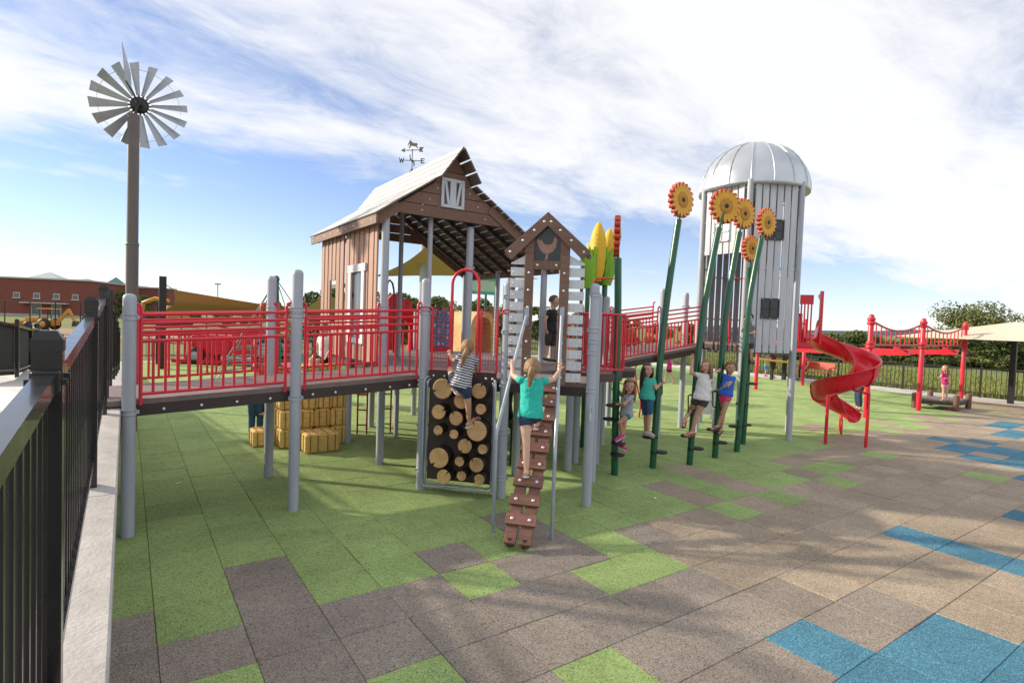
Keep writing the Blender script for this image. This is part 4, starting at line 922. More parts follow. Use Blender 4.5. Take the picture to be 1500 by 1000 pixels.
for k in (1, 2): silo_face(k, 1.6, 4.9, 6, m=mat('silo_slat_inner', (.30, .31, .35), .6))
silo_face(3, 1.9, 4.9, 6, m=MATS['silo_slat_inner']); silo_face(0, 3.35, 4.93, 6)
# dome
DB = 4.93; DRd = 1.06; nseg = 16; dm = MB(); prof_ = [(DRd*math.cos(t), DRd*.93*math.sin(t)) for t in [math.pi/2*i/9 for i in range(10)]]
dprof = [(DRd-.015, -.055), (DRd+.005, -.055), (DRd+.005, .0)] + prof_[1:-1] + [(.03, prof_[-1][1]-.001), (0, prof_[-1][1])]
dm.lathe(SC+Z*(DB+.02), dprof, 48); inner = [(r*.985, z-.012) for r, z in dprof[2:]]; dm.lathe(SC+Z*(DB), [(DRd-.015, -.04)]+inner[1:], 32); do = dm.build('dome', DOME, silo)
rb = MB().tube([(DRd*1.004*math.cos(t), 0, DRd*.934*math.sin(t)) for t in [math.pi/2*i/10 for i in range(11)]], .014, 6).mesh('dome_rib', DOME)
for i in range(nseg): o = inst('dome_rib', rb, do, SC+Z*(DB+.02)); o.rotation_euler = (0, 0, 2*math.pi*(i+.35)/nseg)
# entry barriers of the silo deck, bridge side
fS = lambda x, y: PX(x, y, 10.6)
b = MB(); b.tube([fS(1068, 505), fS(1068, 425), fS(1071, 412), fS(1078, 408), fS(1095, 408), fS(1095, 505)], .017, 8); b.build('entry_hoop', RED, silo)
# clutch of red bars on the right side where the slide leaves
# ---------------- spiral slide
sld = thing('spiral_slide', 'glossy red plastic spiral slide descending beside the silo', 'slide', (11.9, 5.45, 0))
mid = (hexv[0]+hexv[1])/2; no = V((.5, -.866, 0))
SCn = V((12.22, 5.56, 0)); RR = .375
e0_ = mid+no*.30-SCn; ang0 = math.atan2(e0_.y, e0_.x); R0_ = V((e0_.x, e0_.y, 0)).length
def slide_pt(t):    # t 0..1, clockwise from above
    a = ang0 - t*math.radians(535); z = 2.0 - 1.72*t; r = RR + (R0_-RR)*(1-min(1, t/.26))**1.6
    return SCn + V((math.cos(a)*r, math.sin(a)*r, z)), V((math.cos(a), math.sin(a), 0))
b = MB(); ns = 84; prof_ = [(-.205, .25), (-.20, .17), (-.17, .05), (-.10, .0), (0, -.015), (.10, 0), (.175, .06), (.215, .20), (.225, .34)]; rim = .018
outer = [(x*1.0+(-1 if x < 0 else 1)*.018*min(1, abs(x)/.1), z-.02) for x, z in prof_]
sec = prof_ + [(.253, .345), (.256, .325)] + outer[::-1] + [(-.238, .25), (-.232, .265)]
vs = []; K = len(sec)
for i in range(ns+1):
    p, rd = slide_pt(i/ns); hs = 1.0 if i < ns-8 else 1.0-.55*(i-ns+8)/8
    for (x, z) in sec: vs.append(p + rd*x + Z*((z*hs if z > 0 else z)))
b.add(vs, [(i*K+k, i*K+(k+1) % K, (i+1)*K+(k+1) % K, (i+1)*K+k) for i in range(ns) for k in range(K)], 0, True)
b.add(vs[:K], [tuple(range(K))]); b.add(vs[-K:], [tuple(range(K))[::-1]]); b.build('slide_chute', REDP, sld)
for t in (.25, .5, .75):   # section flanges
    b = MB(); p, rd = slide_pt(t); q, _ = slide_pt(t+.004); tg = (q-p).normalized(); A = [p+rd*(x*1.07)+Z*(z*1.02-.03) for x, z in outer]; B_ = [a+tg*.03 for a in A]; C_ = [p+rd*(x*1.0)+Z*(z-.0) for x, z in outer]; D_ = [c+tg*.03 for c in C_]; m = len(A)
    b.add(A+B_, [(i, i+1, m+i+1, m+i) for i in range(m-1)]); b.add(A+C_, [(i, i+1, m+i+1, m+i) for i in range(m-1)]); b.add(B_+D_, [(i, i+1, m+i+1, m+i) for i in range(m-1)]); b.build('slide_flange', REDP, sld)
for (px_, py_, t_) in ((1209, 650, None), (1268, 655, None)):
    p = gnd(px_, py_); best = min(range(20, 60), key=lambda i: (slide_pt(i/64)[0].xy-p.xy).length - .3); q = slide_pt(best/64)[0]
    b = MB(); zt = q.z+.02 if px_ == 1209 else 1.02; b.tube([p, p+Z*zt], .030, 10); b.tube([p+Z*(zt-.02), V((q.x, q.y, p.z+zt-.02))], .02, 8); b.build('support_leg', RED, sld)
q, rd = slide_pt(.93); tg = V((-rd.y, rd.x, 0))
b = MB(); b.tube([q+rd*.24-Z*q.z, q+rd*.24-Z*.16, q+rd*.18-Z*.09, q-Z*.05, q-rd*.18-Z*.09, q-rd*.24-Z*.16, q-rd*.24-Z*q.z], .024, 8); b.build('exit_support', RED, sld)
# hood and entry panel at the top
p0, rd0 = slide_pt(0); p1, _ = slide_pt(.02); tg = (p1-p0); tg.z = 0; tg.normalize()
for s in (-1, 1):
    ht_ = .95 if s*rd0.dot(RT) > 0 else .48; b = MB(); b.prism([(0, -.12), (.07, -.12), (.07, ht_), (.0, ht_)], .05, p0+rd0*s*.27, tg, Z); b.build('entry_post', REDP, sld)
    b = MB(); b.prism([(.07, .05), (.22, .02), (.26, .16), (.18, .34), (.07, .40)], .03, p0+rd0*s*.27, tg, Z); b.build('entry_wing', REDP, sld)
    if s*rd0.dot(RT) > 0: b = MB(); b.prism([(.07, .93), (.19, .86), (.07, .73)], .03, p0+rd0*s*.27, tg, Z); b.build('entry_fin', REDP, sld)
a_, b_ = hexv[0], hexv[1]; u_ = (b_-a_).normalized()
ga, gb_ = a_+no*.07, a_+no*.30+u_*.03      # guard between the silo post and the slide mouth
b = MB(); b.beam(ga+Z*2.74, gb_+Z*2.74, .03, .18); b.build('guard_panel', RED, sld)
for i in range(4): b = MB(); q = lerp(ga, gb_, (i+.5)/4); b.tube([q+Z*1.84, q+Z*2.66], .014, 8); b.build('baluster', RED, sld)
b = MB(); b.beam(ga+Z*1.86, gb_+Z*1.86, .03, .10); b.build('guard_foot', RED, sld)
b = MB(); b.beam(a_+u_*.05+no*.05+Z*2.52, b_-u_*.05+no*.05+Z*2.52, .03, .16); b.build('entry_panel', RED, sld)
for s in (.08, .17, .26, .35, .68, .80, .92):
    b = MB(); b.tube([a_+u_*s*1.0+no*.05+Z*1.80, a_+u_*s*1.0+no*.05+Z*2.5], .014, 8); b.build('baluster', RED, sld)
b = MB(); b.beam(a_+u_*.0+no*.16+Z*1.82, b_+no*.16+Z*1.82, .36, .05); b.build('step_plate', RED, sld)

# ---------------- weather vane
vb = onx(603, 259, 4.08); vn = thing('weather_vane', 'black weather vane with horse, arrow and letters on the barn roof', 'weather vane', (4.08, vb.y, 4.665))
o = V((4.08, vb.y, 4.665)); hx = V((RT.x, RT.y, 0)).normalized(); zz_ = lambda r: PX(603, r, (o-CAM).dot(FW)).z
b = MB(); b.tube([o-Z*.02, V((o.x, o.y, zz_(219)))], .008, 8); b.ell(V((o.x, o.y, zz_(236))), .02, .02, .02); b.ell(V((o.x, o.y, zz_(252))), .014, .014, .014); b.lathe(o-Z*.02, [(.05, 0), (.02, .05), (.01, .08)], 10); b.build('mast', BLACKM, vn)
b = MB(); zc = zz_(235.5); b.tube([V((o.x, o.y, zc))-hx*.15, V((o.x, o.y, zc))+hx*.15], .006, 6); hy = V((-hx.y, hx.x, 0)); b.tube([V((o.x, o.y, zc))-hy*.15, V((o.x, o.y, zc))+hy*.15], .006, 6); arms = b.build('compass_arms', BLACKM, vn)
def letter(ch, c, size, mtl, parent, ax, ay, depth=.008, name='letter'):
    S = {'W': [[(0, 1), (.16, 1), (.27, .35), (.42, .85), (.58, .85), (.73, .35), (.84, 1), (1, 1), (.82, 0), (.64, 0), (.5, .5), (.36, 0), (.18, 0)]], 'E': [[(.1, 0), (.9, 0), (.9, .17), (.3, .17), (.3, .42), (.8, .42), (.8, .58), (.3, .58), (.3, .83), (.9, .83), (.9, 1), (.1, 1)]],
         'N': [[(.05, 0), (.25, 0), (.25, .62), (.72, 0), (.95, 0), (.95, 1), (.75, 1), (.75, .38), (.28, 1), (.05, 1)]], 'S': [[(.1, 0), (.9, 0), (.9, .58), (.3, .58), (.3, .83), (.9, .83), (.9, 1), (.1, 1), (.1, .42), (.7, .42), (.7, .17), (.1, .17)]]}
    b = MB()
    for poly in S[ch]: b.prism([((x-.5)*size, (y-.5)*size) for x, y in poly], depth, c, ax, ay)
    return b.build(name, mtl, parent)
letter('W', V((o.x, o.y, zc))-hx*.185, .085, BLACKM, arms, hx, Z); letter('E', V((o.x, o.y, zc))+hx*.185, .085, BLACKM, arms, hx, Z)
letter('N', V((o.x, o.y, zc))+hy*.185, .085, BLACKM, arms, hy, Z); letter('S', V((o.x, o.y, zc))-hy*.185-Z*.0, .085, BLACKM, arms, hy, Z)
VB = mat('vane_bronze', (.20, .17, .14), .4, metal=.5); za = zz_(219.5)
b = MB(); b.tube([V((o.x, o.y, za-.02))-hx*.14, V((o.x, o.y, za+.0))+hx*.15], .007, 6); b.prism([(-.20, -.025), (-.13, .02), (-.13, -.055)], .008, V((o.x, o.y, za)), hx, Z); b.prism([(.12, -.035), (.19, -.035), (.17, .005), (.20, .05), (.12, .045)], .008, V((o.x, o.y, za)), hx, Z); b.build('arrow', VB, vn)
hs_ = [(-.085, .055), (-.07, .10), (-.05, .135), (-.045, .155), (-.03, .145), (-.015, .12), (.03, .10), (.07, .105), (.10, .08), (.085, .075), (.075, .06), (.10, .02), (.085, .015), (.055, .045), (.01, .05), (-.02, .055), (-.05, .01), (-.065, .015), (-.045, .06), (-.06, .095), (-.075, .05)]
b = MB(); b.prism(hs_, .01, V((o.x, o.y, za+.01)), hx, Z); b.build('horse', VB, vn)

# ---------------- sunflower poles
def disc_petals(n, r0, r1, seed):
    P = []
    for k in range(n*6):
        a = 2*math.pi*k/(n*6); ph = (k % 6)/6; P.append(((r0+(r1-r0)*math.sin(math.pi*ph)**.7)*math.cos(a), (r0+(r1-r0)*math.sin(math.pi*ph)**.7)*math.sin(a)))
    return P
def sunflower(name, label, base, pts, head, nrm, R=.27, steps=(), group='sunflower climbing poles', face=True):
    t = thing(name, label, 'climbing pole', base, group); b = MB(); ptz = [V(base)]+[V(p) for p in pts]
    # smooth the stem
    sm = []
    for i in range(len(ptz)-1):
        p0 = ptz[max(0, i-1)]; p1 = ptz[i]; p2 = ptz[i+1]; p3 = ptz[min(len(ptz)-1, i+2)]
        for k in range(6):
            s = k/6; sm.append(p1*(1) + (p2-p0)*.5*s + (p0*2-p1*5+p2*4-p3)*.5*s*s + (p1*3-p0-p2*3+p3)*.5*s**3)
    sm.append(ptz[-1]); b.tube(sm, .050, 14); b.build('stem', GREENM, t)
    nrm = V(nrm).normalized(); ax = nrm.cross(Z).normalized(); ay = ax.cross(nrm)
    ax = Z.cross(nrm).normalized(); ay = nrm.cross(ax)
    b = MB(); b.tube([ptz[-1]-Z*.05, lerp(ptz[-1], head, .8)], .02, 8); b.build('neck', GREENM, t)
    b = MB(); b.prism(disc_petals(18, R*.80, R, 1), .07, V(head)-nrm*.02, ax, ay, 0, 0); fl = b.build('flower_disc', PETALE, t)
    pm = MB(); 
    pl = []
    for k in range(7): s = k/6; pl.append((R*(.40+.56*s), R*.125*math.sin(math.pi*min(1, (s*.92+.06)))**.8))
    poly = [(x, -y) for x, y in pl] + [(x, y) for x, y in reversed(pl)]
    for side in (1, -1):
        for k in range(18):
            a = 2*math.pi*k/18+.12; c_, s_ = math.cos(a), math.sin(a); A = ax*c_+ay*s_; B_ = ay*c_-ax*s_
            q = MB(); q.prism(poly, .008, V(head)-nrm*.02+nrm*side*(.038), A, B_); q.build('petal', PETAL, fl)
        q = MB(); q.lathe(V(head)-nrm*.02+nrm*side*.034, [(R*.44, 0), (R*.44, .010), (R*.40, .014), (R*.18, .016), (0, .016)], 24, nrm*side); q.build('seed_head', mat('seed_gold', (.46, .22, .02), .6, var=.3, nscale=60), fl)
        q = MB(); q.lathe(V(head)-nrm*.02+nrm*side*.049, [(R*.135, 0), (R*.13, .006), (0, .008)], 16, nrm*side); q.build('seed_eye', mat('seed_dark', (.05, .022, .008), .6), fl)
    for (z, lx, tx) in steps:
        rv = V((RT.x, RT.y, 0)).normalized(); fv = V((FW.x, FW.y, 0)).normalized(); dxy = rv*lx-fv*tx; dx, dy = dxy.x, dxy.y
        i = min(i for i in range(1, len(sm)) if sm[i].z >= z); q_ = (z-sm[i-1].z)/max(1e-6, sm[i].z-sm[i-1].z); c = lerp(sm[i-1], sm[i], q_); dv = V((dx, dy, 0))
        q = MB(); q.lathe(c+dv-Z*.0, [(.02, -.02), (.095, -.014), (.105, 0), (.095, .014), (.03, .016), (0, .016)], 18); q.beam(c, c+dv, .06, .02); st = q.build('foot_step', BLACKR, t)
        q = MB(); q.lathe(c-Z*.018, [(.048, 0), (.054, .004), (.054, .03), (.048, .034)], 14); q.build('step_collar', BLACKM, st)
    return t
nF = V((.28, -.96, 0))
def turn(hp, ang):
    v = ray(*hp); v.z = 0; v.normalize(); r = V((v.y, -v.x, 0)); a = math.radians(ang); return -v*math.cos(a)+r*math.sin(a)
sp = [((956, 685), [(966, 540), (977, 440), (994, 322)], (999, 293), 52, [(.475, -.10, .05), (.24, .11, -.02)], .27),
      ((1010, 680), [(1021, 540), (1033, 440), (1053, 334)], (1063, 302), 36, [(.455, -.09, .06), (.25, .11, -.03)], .28),
      ((1047, 670), [(1056, 540), (1066, 440), (1083, 340)], (1090, 313), 49, [(.475, -.09, .07), (.25, .10, -.03)], .26),
      ((1079, 661), [(1090, 540), (1098, 440), (1115, 350)], (1124, 326), 57, [(.44, -.09, .03)], .26),
      ((1088, 650), [(1094, 560), (1097, 470), (1098, 392)], (1101, 364), 55, [(.35, .06, -.06), (.75, -.09, .02), (1.13, .08, .03), (1.52, -.01, .09)], .24)]
names = ['tall sunflower pole whose flower stands alone against the sky, left of the silo dome', 'sunflower pole with the widest flower face turned most to the front', 'sunflower pole held by the girl in the blue top and pink shorts', 'sunflower pole whose flower overlaps the upper dark silo window', 'short sunflower pole with the boy in grey standing on its step']
for k, (bp, mids, hp, nr, st, R_) in enumerate(sp):
    g0 = gnd(*bp); pts = [ony(x, y, g0.y) for x, y in mids]; sunflower('sunflower_pole', names[k], g0, pts, ony(*hp, g0.y), turn(hp, nr), R_, st)
g0 = gnd(900, 695); sunflower('sunflower_pole', 'straight sunflower pole seen edge on beside the balcony pod', g0, [ony(903, 540, g0.y), ony(905, 470, g0.y), ony(905.3, 378, g0.y)], ony(906, 346, g0.y), turn((906, 346), 90), .29, [(.475, .03, .08), (.315, .02, .09), (1.0, -.05, .06), (.80, -.08, .02)])
for (px_, y_, r0, r1, pole) in ((968, 5.62, 555, 578, 0), (1010, 5.49, 578, 606, 1), (1046, 5.59, 572, 596, 2)):
    t = [o for o in COL.objects if o.name.startswith('sunflower_pole')][pole]; A = ony(px_, r0, y_); B_ = ony(px_, r1, y_); rv = V((RT.x, RT.y, 0)).normalized()*(.055 if pole == 0 else -.055)
    b = MB(); b.tube([A-rv*.9, A, A+rv*.35-Z*.015, B_+rv*.35+Z*.015, B_, B_-rv*.9], .011, 8); b.build('grip_loop', BLACKM, t)
# ---------------- corn cobs
def corn(label, c, h, r, lean, leaves):
    t = thing('corn_cob', label, 'corn sculpture', V(c)-Z*0, 'corn cob sculptures'); c = V(c); ax = (Z+V(lean)).normalized()
    b = MB(); pr = [(r*.55, 0), (r*.9, h*.2), (r*1.0, h*.45), (r*.98, h*.68), (r*.75, h*.83), (r*.32, h*.96), (0, h)]
    b.lathe(c, pr, 20, ax); b.build('cob', KERNEL, t)
    s, tt, _ = basis(ax)
    for (a, hh, wd) in leaves:
        d = s*math.cos(a)+tt*math.sin(a); e = ax.cross(d); b = MB(); n = 8; L1, M_, R1 = [], [], []
        for k in range(n+1):
            q = k/n; w_ = wd*math.sin(math.pi*(.18+.82*q))**.8; rad = r*(.8+.45*math.sin(q*2.0)); p = c+ax*(hh*q-.05)+d*rad
            L1.append(p-e*w_-d*w_*.35); M_.append(p+d*.02); R1.append(p+e*w_-d*w_*.35)
        m = n+1; vs = L1+M_+R1; vs2 = [v_-d*.02 for v_ in vs]
        fs = [(k, m+k, m+k+1, k+1) for k in range(n)]+[(m+k, 2*m+k, 2*m+k+1, m+k+1) for k in range(n)]; o_ = len(vs)
        b.add(vs+vs2, fs+[tuple(o_+i for i in reversed(f_)) for f_ in fs], 0, True); b.build('husk_leaf', HUSK, t)
    b = MB(); b.tube([c+ax*.03, V((c.x, c.y, c.z-.3)), V((c.x+.02, c.y, 0))], .05, 10); b.build('stalk', GREENM, t)
    return t
D_ = 9.6
corn('tall yellow corn cob with green husk rising behind the balcony hoop', PX(874, 412, D_), 1.02, .140, (.0, .0, 0), [(a, .70, .10) for a in (.2, 1.2, 5.4)])
corn('second yellow corn cob half wrapped in green husk leaves', PX(886, 414, D_+.25), .96, .128, (.05, -.03, 0), [(a, .66, .12) for a in (3.2, 4.2, 5.2, .1)])
corn('leaning closed corn cob mostly hidden by pale green husk', PX(862, 418, D_-.1), .66, .10, (-.03, .02, 0), [(a, .70, .09) for a in (2.6, 3.7, 4.7, 5.7)])
# ---------------- windmill
wy = 11.5; wx = .065; wm = thing('windmill', 'tall bronze pole topped by a many bladed steel farm windmill', 'windmill', (wx, wy, 0))
ztop = ony(195, 168, wy).z; b = MB(); b.tube([(wx, wy, 0), (wx, wy, 3.2)], .094, 18); b.tube([(wx, wy, 3.205), (wx, wy, ztop)], .087, 18); b.build('pole', POLEB, wm)
b = MB(); b.lathe((wx, wy, 3.17), [(.094, 0), (.099, .005), (.099, .045), (.087, .05)], 18); b.build('pole_collar', POLEB, wm)
fax = V((.10, .99, -.02)).normalized(); hub = ony(203, 150, wy)+fax*.16; s_, t_, _ = basis(fax)
b = MB(); b.lathe(hub-fax*.03, [(0, 0), (.135, .0), (.14, .03), (.12, .05), (0, .06)], 20, fax); b.lathe(hub-fax*.13, [(0, 0), (.05, .01), (.05, .1)], 12, fax); b.tube([V((wx, wy, ztop-.05)), hub-fax*.12], .018, 8); b.build('hub', BLACKM, wm)
nbld = 16
b = MB(); b.tube([hub + (s_*math.cos(2*math.pi*k/40)+t_*math.sin(2*math.pi*k/40))*.60 for k in range(40)], .004, 5, closed=True); b.build('blade_ring', STEEL, wm)
for k in range(nbld):
    a = 2*math.pi*(k+.3)/nbld; d = s_*math.cos(a)+t_*math.sin(a); e = (t_*math.cos(a)-s_*math.sin(a)); tw = math.radians(32); e2 = e*math.cos(tw)+fax*math.sin(tw); nn = d.cross(e2)
    b = MB(); w0, w1 = .030, .086; P = [hub+d*.17-e2*w0, hub+d*.17+e2*w0, hub+d*.71+e2*w1, hub+d*.71-e2*w1]; b.add(P+[p+nn*.006 for p in P], [(0, 1, 2, 3), (7, 6, 5, 4), (0, 4, 5, 1), (1, 5, 6, 2), (2, 6, 7, 3), (3, 7, 4, 0)]); bo = b.build('blade', STEEL, wm)
    b = MB(); b.beam(hub+d*.10-nn*.012, hub+d*.63-nn*.012, .026, .012, ref=nn); b.build('blade_arm', BLACKM, bo)
tb0 = hub-fax*.15; tv = MB(); tdir = V((-.24, -1, .03)).normalized(); tup = Z
tv.tube([tb0, tb0+tdir*.75+Z*.05], .012, 6); tv.build('tail_boom', BLACKM, wm)
tv = MB(); tv.prism([(.45, -.10), (.80, -.12), (.98, .38), (.50, .12)], .006, tb0+Z*.16, tdir, Z); tv.build('tail_vane', STEEL, wm)

# ---------------- track ride, launch pad, bench, umbrella (right side)
tr = thing('track_ride', 'red overhead track ride on three posts with arched ladder rails', 'track ride', (18.5, 8.9, 0))
H_ = 2.62
for (px_, py_) in ((1268, 612), (1345, 601), (1407, 590)):
    g0 = gnd(px_, py_); b = MB(); b.lathe(g0, [(.062, 0), (.062, H_-.05), (.04, H_-.01), (0, H_)], 14); b.build('post', RED, tr)
    for z in (H_-.18, H_-.78):
        b = MB(); b.lathe(g0+Z*z, [(.062, -.09), (.092, -.085), (.092, -.02), (.075, -.01), (.075, .01), (.092, .02), (.092, .085), (.062, .09)], 14); b.build('post_collar', RED, tr)
gs = [gnd(1268, 612), gnd(1345, 601), gnd(1407, 590)]
for a_, b_ in zip(gs, gs[1:]):
    b = MB(); b.tube([lerp(a_, b_, t)+Z*(H_-.16-.24*math.sin(math.pi*t)) for t in [i/12 for i in range(13)]], .026, 8); b.tube([a_+Z*(H_-.78), b_+Z*(H_-.78)], .03, 8); bo = b.build('cross_frame', mat('faded_red_pipe', (.36, .05, .055), .4), tr)
    for i in range(1, 11):
        t = i/11; q = MB(); q.tube([lerp(a_, b_, t)+Z*(H_-.78), lerp(a_, b_, t)+Z*(H_-.16-.24*math.sin(math.pi*t))], .016, 6); q.build('rung', RED, bo)
fgs = [V((15.4, 11.4, 0)), V((18.46, 11.37, 0)), V((21.92, 11.54, 0))]
for a_ in fgs: b = MB(); b.lathe(a_, [(.062, 0), (.062, H_-.05), (0, H_)], 14); b.build('post', RED, tr)
for a_, b_ in zip(fgs, fgs[1:]): b = MB(); b.tube([a_+Z*(H_-.78), b_+Z*(H_-.78)], .03, 8); b.tube([a_+Z*(H_-.2), b_+Z*(H_-.2)], .026, 8); b.build('cross_frame', MATS['faded_red_pipe'], tr)
for (x0, x1) in ((16.95, 16.95), (20.35, 20.2)):
    b = MB(); y0, y1 = 6.15, 11.7
    n = 14; A = []
    for i in range(n+1):
        t = i/n; A.append(V((x0+(x1-x0)*t, y0+(y1-y0)*t, H_-.95-.10*math.sin(math.pi*t))))
    for i in range(n): b.beam(A[i], A[i+1], .16, .15)
    b.build('track_beam', RED, tr); b = MB(); b.beam(V((x0, 6.45, H_-.90)), V((x0, 6.45, H_-.76)), .12, .12, ref=(1, 0, 0)); b.build('beam_hanger', RED, tr)
lp = thing('launch_pad', 'low brown deck on four short posts under the red track ride', 'platform', gnd(1385, 598)); cn = [gnd(1337, 597), gnd(1399, 602), gnd(1418, 598), gnd(1376, 591)]
cn = [gnd(1339, 597), gnd(1400, 602), V((0, 0, 0)), V((0, 0, 0))]; e_ = cn[1]-cn[0]; pn = V((-e_.y, e_.x, 0)).normalized()*1.3; 
if pn.y < 0: pn = -pn
cn[2] = gnd(1418, 598.5); cn[3] = cn[0] + (cn[2]-cn[1])*1.15
BRN = mat('brown_post', (.14, .07, .045), .5)
for p in cn: post(lp, p.x, p.y, .46, 0, .075, True, BRN)
deck_slab(lp, [(p.x, p.y) for p in cn], .30)
bn = thing('park_bench', 'red perforated bench by the fence next to the path', 'bench', V((23.9, 12.0, 0)))
bc = V((23.95, 12.15, 0)); REDB = mat('bench_red', (.55, .07, .04), .4)
b = MB(); b.box(bc+Z*.44, (.42, 1.5, .03), bev=.008); b.build('seat', REDB, bn); b = MB(); b.box(bc+V((.22, 0, .68)), (.03, 1.5, .30), Matrix.Rotation(.15, 3, 'Y'), bev=.008); b.build('backrest', REDB, bn)
for y in (-.6, .6):
    b = MB(); b.tube([bc+V((0, y, 0)), bc+V((0, y, .42)), bc+V((.18, y, .45)), bc+V((.25, y, .75))], .03, 8); b.tube([bc+V((-.18, y, 0.02)), bc+V((.25, y, .02))], .025, 8); b.build('leg', BLACKM, bn)
    b = MB(); b.tube([bc+V((-.2, y*1.2, .44)), bc+V((-.2, y*1.2, .62)), bc+V((.2, y*1.2, .64))], .018, 8); b.build('armrest', BLACKM, bn)
um = thing('shade_umbrella', 'sand coloured square shade umbrella on a single black post', 'shade umbrella', gnd(1480, 591)); g0 = gnd(1480, 591)
b = MB(); b.box(g0+Z*1.25, (.15, .15, 2.5)); b.build('post', BLACKM, um)
S_ = 2.55; hv = [(-1, -1), (1, -1), (1, 1), (-1, 1)]; vs = []; n = 8
apex = g0+Z*2.68; b = MB()
for k in range(4):
    A = g0+V((hv[k][0]*S_, hv[k][1]*S_, 2.06)); B_ = g0+V((hv[(k+1) % 4][0]*S_, hv[(k+1) % 4][1]*S_, 2.06)); grid = []
    for i in range(n+1):
        for j in range(n+1):
            e = lerp(A, B_, j/n); e = e + (g0+Z*2.06-e)*.07*math.sin(math.pi*j/n); p = lerp(e, apex, i/n); p.z -= .10*math.sin(math.pi*i/n)*math.sin(math.pi*j/n); grid.append(p)
    vs_ = grid; b.add(vs_, [(i*(n+1)+j, i*(n+1)+j+1, (i+1)*(n+1)+j+1, (i+1)*(n+1)+j) for i in range(n) for j in range(n)], 0, True)
b.build('canopy', SAND, um)
for k in range(4):
    b = MB(); b.beam(g0+Z*2.5, g0+V((hv[k][0]*S_*.97, hv[k][1]*S_*.97, 2.04)), .05, .05); b.build('arm', BLACKM, um)
# black lamp/canopy posts on the right path
bp = gnd(1148, 556); b = MB(); b.box(bp+Z*1.5, (.14, .14, 3.0)); tag(b.build('shade_post', BLACKM, None, bp), 'black square steel post behind the silo near the bench', 'post')
# ================================================================== OTHER PLAY PIECES
# ---------------- straw bale stack: each moulded bale liftable
def bale(label, c, sx, sy, sz, group='straw bale steps', rz=0.0):
    c = V(c); t = thing('straw_bale', label, 'bale', c, group); b = MB(); b.box(c+Z*sz/2, (sx-.006, sy-.006, sz-.006), bev=.025); b.build('bale_body', HAY, t)
    g_ = MB()
    nx = max(1, int(round(sx/.30)))
    for i in range(nx):
        for e in (.28, .72):
            x = c.x-sx/2+(i+e)*sx/nx; hw = .008; q = .003
            g_.box((x, c.y-sy/2-q+.004, c.z+sz/2), (2*hw, .012, sz-.05)); g_.box((x, c.y, c.z+sz-q-.001), (2*hw, sy-.05, .010))
    for e in (.3, .7):
        y = c.y-sy/2+e*sy; g_.box((c.x-sx/2+.001, y, c.z+sz/2), (.012, .016, sz-.05))
    g_.build('twine', HAYT, t); return t
# the stack front runs along x at y~9.05, measured against the post at (3.05, 9.16)
bz = .30; y0 = 9.38
fr0 = gnd(463, 659)
X0_ = 2.02
rows = [(0, 1.98, 3.02, 4), (1, 1.98, 3.02, 4), (2, 2.34, 3.02, 3), (3, 2.36, 3.02, 3)]
nm = ['ground', 'second', 'third', 'top']
for lv, xa, xb, n in rows:
    for i in range(n):
        sx = (xb-xa)/n; bale('straw bale in the %s course of the stack under the ramp' % nm[lv], (xa+sx*(i+.5), y0, bz*lv), sx, .50, bz, 'straw bales in the %s course' % nm[lv])
for lv in (0, 1):
    for i in range(3): bale('straw bale in the rear row of the stack, %s course' % nm[lv], (2.15+.33*i+.05, y0+.56, bz*lv), .33, .50, bz, 'straw bales of the rear row, %s course' % nm[lv])
for i in range(2): bale('straw bale in the rear row of the stack, third course', (2.42+.33*i, y0+.56, bz*2), .33, .50, bz, 'straw bales of the rear row, third course')
bale('low straw bale step in front of the stack', (2.50, 8.86, 0), .52, .44, .30, None); bale('single straw bale topping the step at the open end of the stack', (2.10, y0, .60), .26, .44, .26, None); bale('small straw bale beside the grey ramp post', (1.76, 9.62, 0), .24, .40, .26, None)
bale('straw bale lying on top of the stack as a seat', (2.62, y0+.05, 1.20), .62, .42, .10, None)
# ---------------- things under and behind the deck
def ladder(label, bx, by, w, h, n, m=DKRED, lean=(0, 0)):
    p = gnd(bx, by); t = thing('rung_ladder', label, 'ladder', p, None); u = V((RT.x, RT.y, 0)).normalized()
    for s in (0, 1): b = MB(); q = p+u*w*s; b.tube([q, q+Z*h+V((lean[0], lean[1], 0))], .016, 8); b.build('side_rail', m, t)
    for i in range(n): b = MB(); z = h*(i+.6)/n; q = p+Z*z+V((lean[0], lean[1], 0))*(z/h); b.tube([q, q+u*w], .012, 6); b.build('rung', m, t)
    return t
ladder('thin dark red ladder with wide rungs behind the straw bales', 523, 635, .17, 1.36, 5); ladder('thin dark red ladder hanging behind the grey deck post', 558, 633, .17, 1.36, 5)
# red tube slide behind the barn deck with hood on the deck
fh = lambda x, y: ony(x, y, 11.1)
hd_ = thing('slide_hood', 'red moulded slide hood standing at the back of the barn deck', 'slide', V((4.75, 11.1, 1.43)))
pts = [(568, 500), (568, 438), (574, 431), (582, 431), (588, 437), (596, 438), (603, 442), (605, 500)]
P_ = [fh(*p) for p in pts]; o = V((P_[0].x, 11.1, 1.43)); poly = [(p.x-o.x, p.z-o.z) for p in P_]; poly[0] = (poly[0][0], 0); poly[-1] = (poly[-1][0], 0)
inn = [(.12, 0), (.12, .62), (.20, .74), (.34, .74), (.42, .62), (.42, 0)]; W_ = poly[-1][0]
full = poly[:1] + poly[1:] + [(W_-.12, 0), (W_-.12, .55), (W_-.2, .68), (.2, .68), (.12, .55), (.12, 0)]
b = MB(); b.prism(poly[:8] + [(W_-.10, 0), (W_-.10, .5), (W_/2+.08, .62), (W_/2-.08, .62), (.10, .5), (.10, 0)], .06, o, (1, 0, 0), Z); b.build('hood_panel', REDP, hd_)
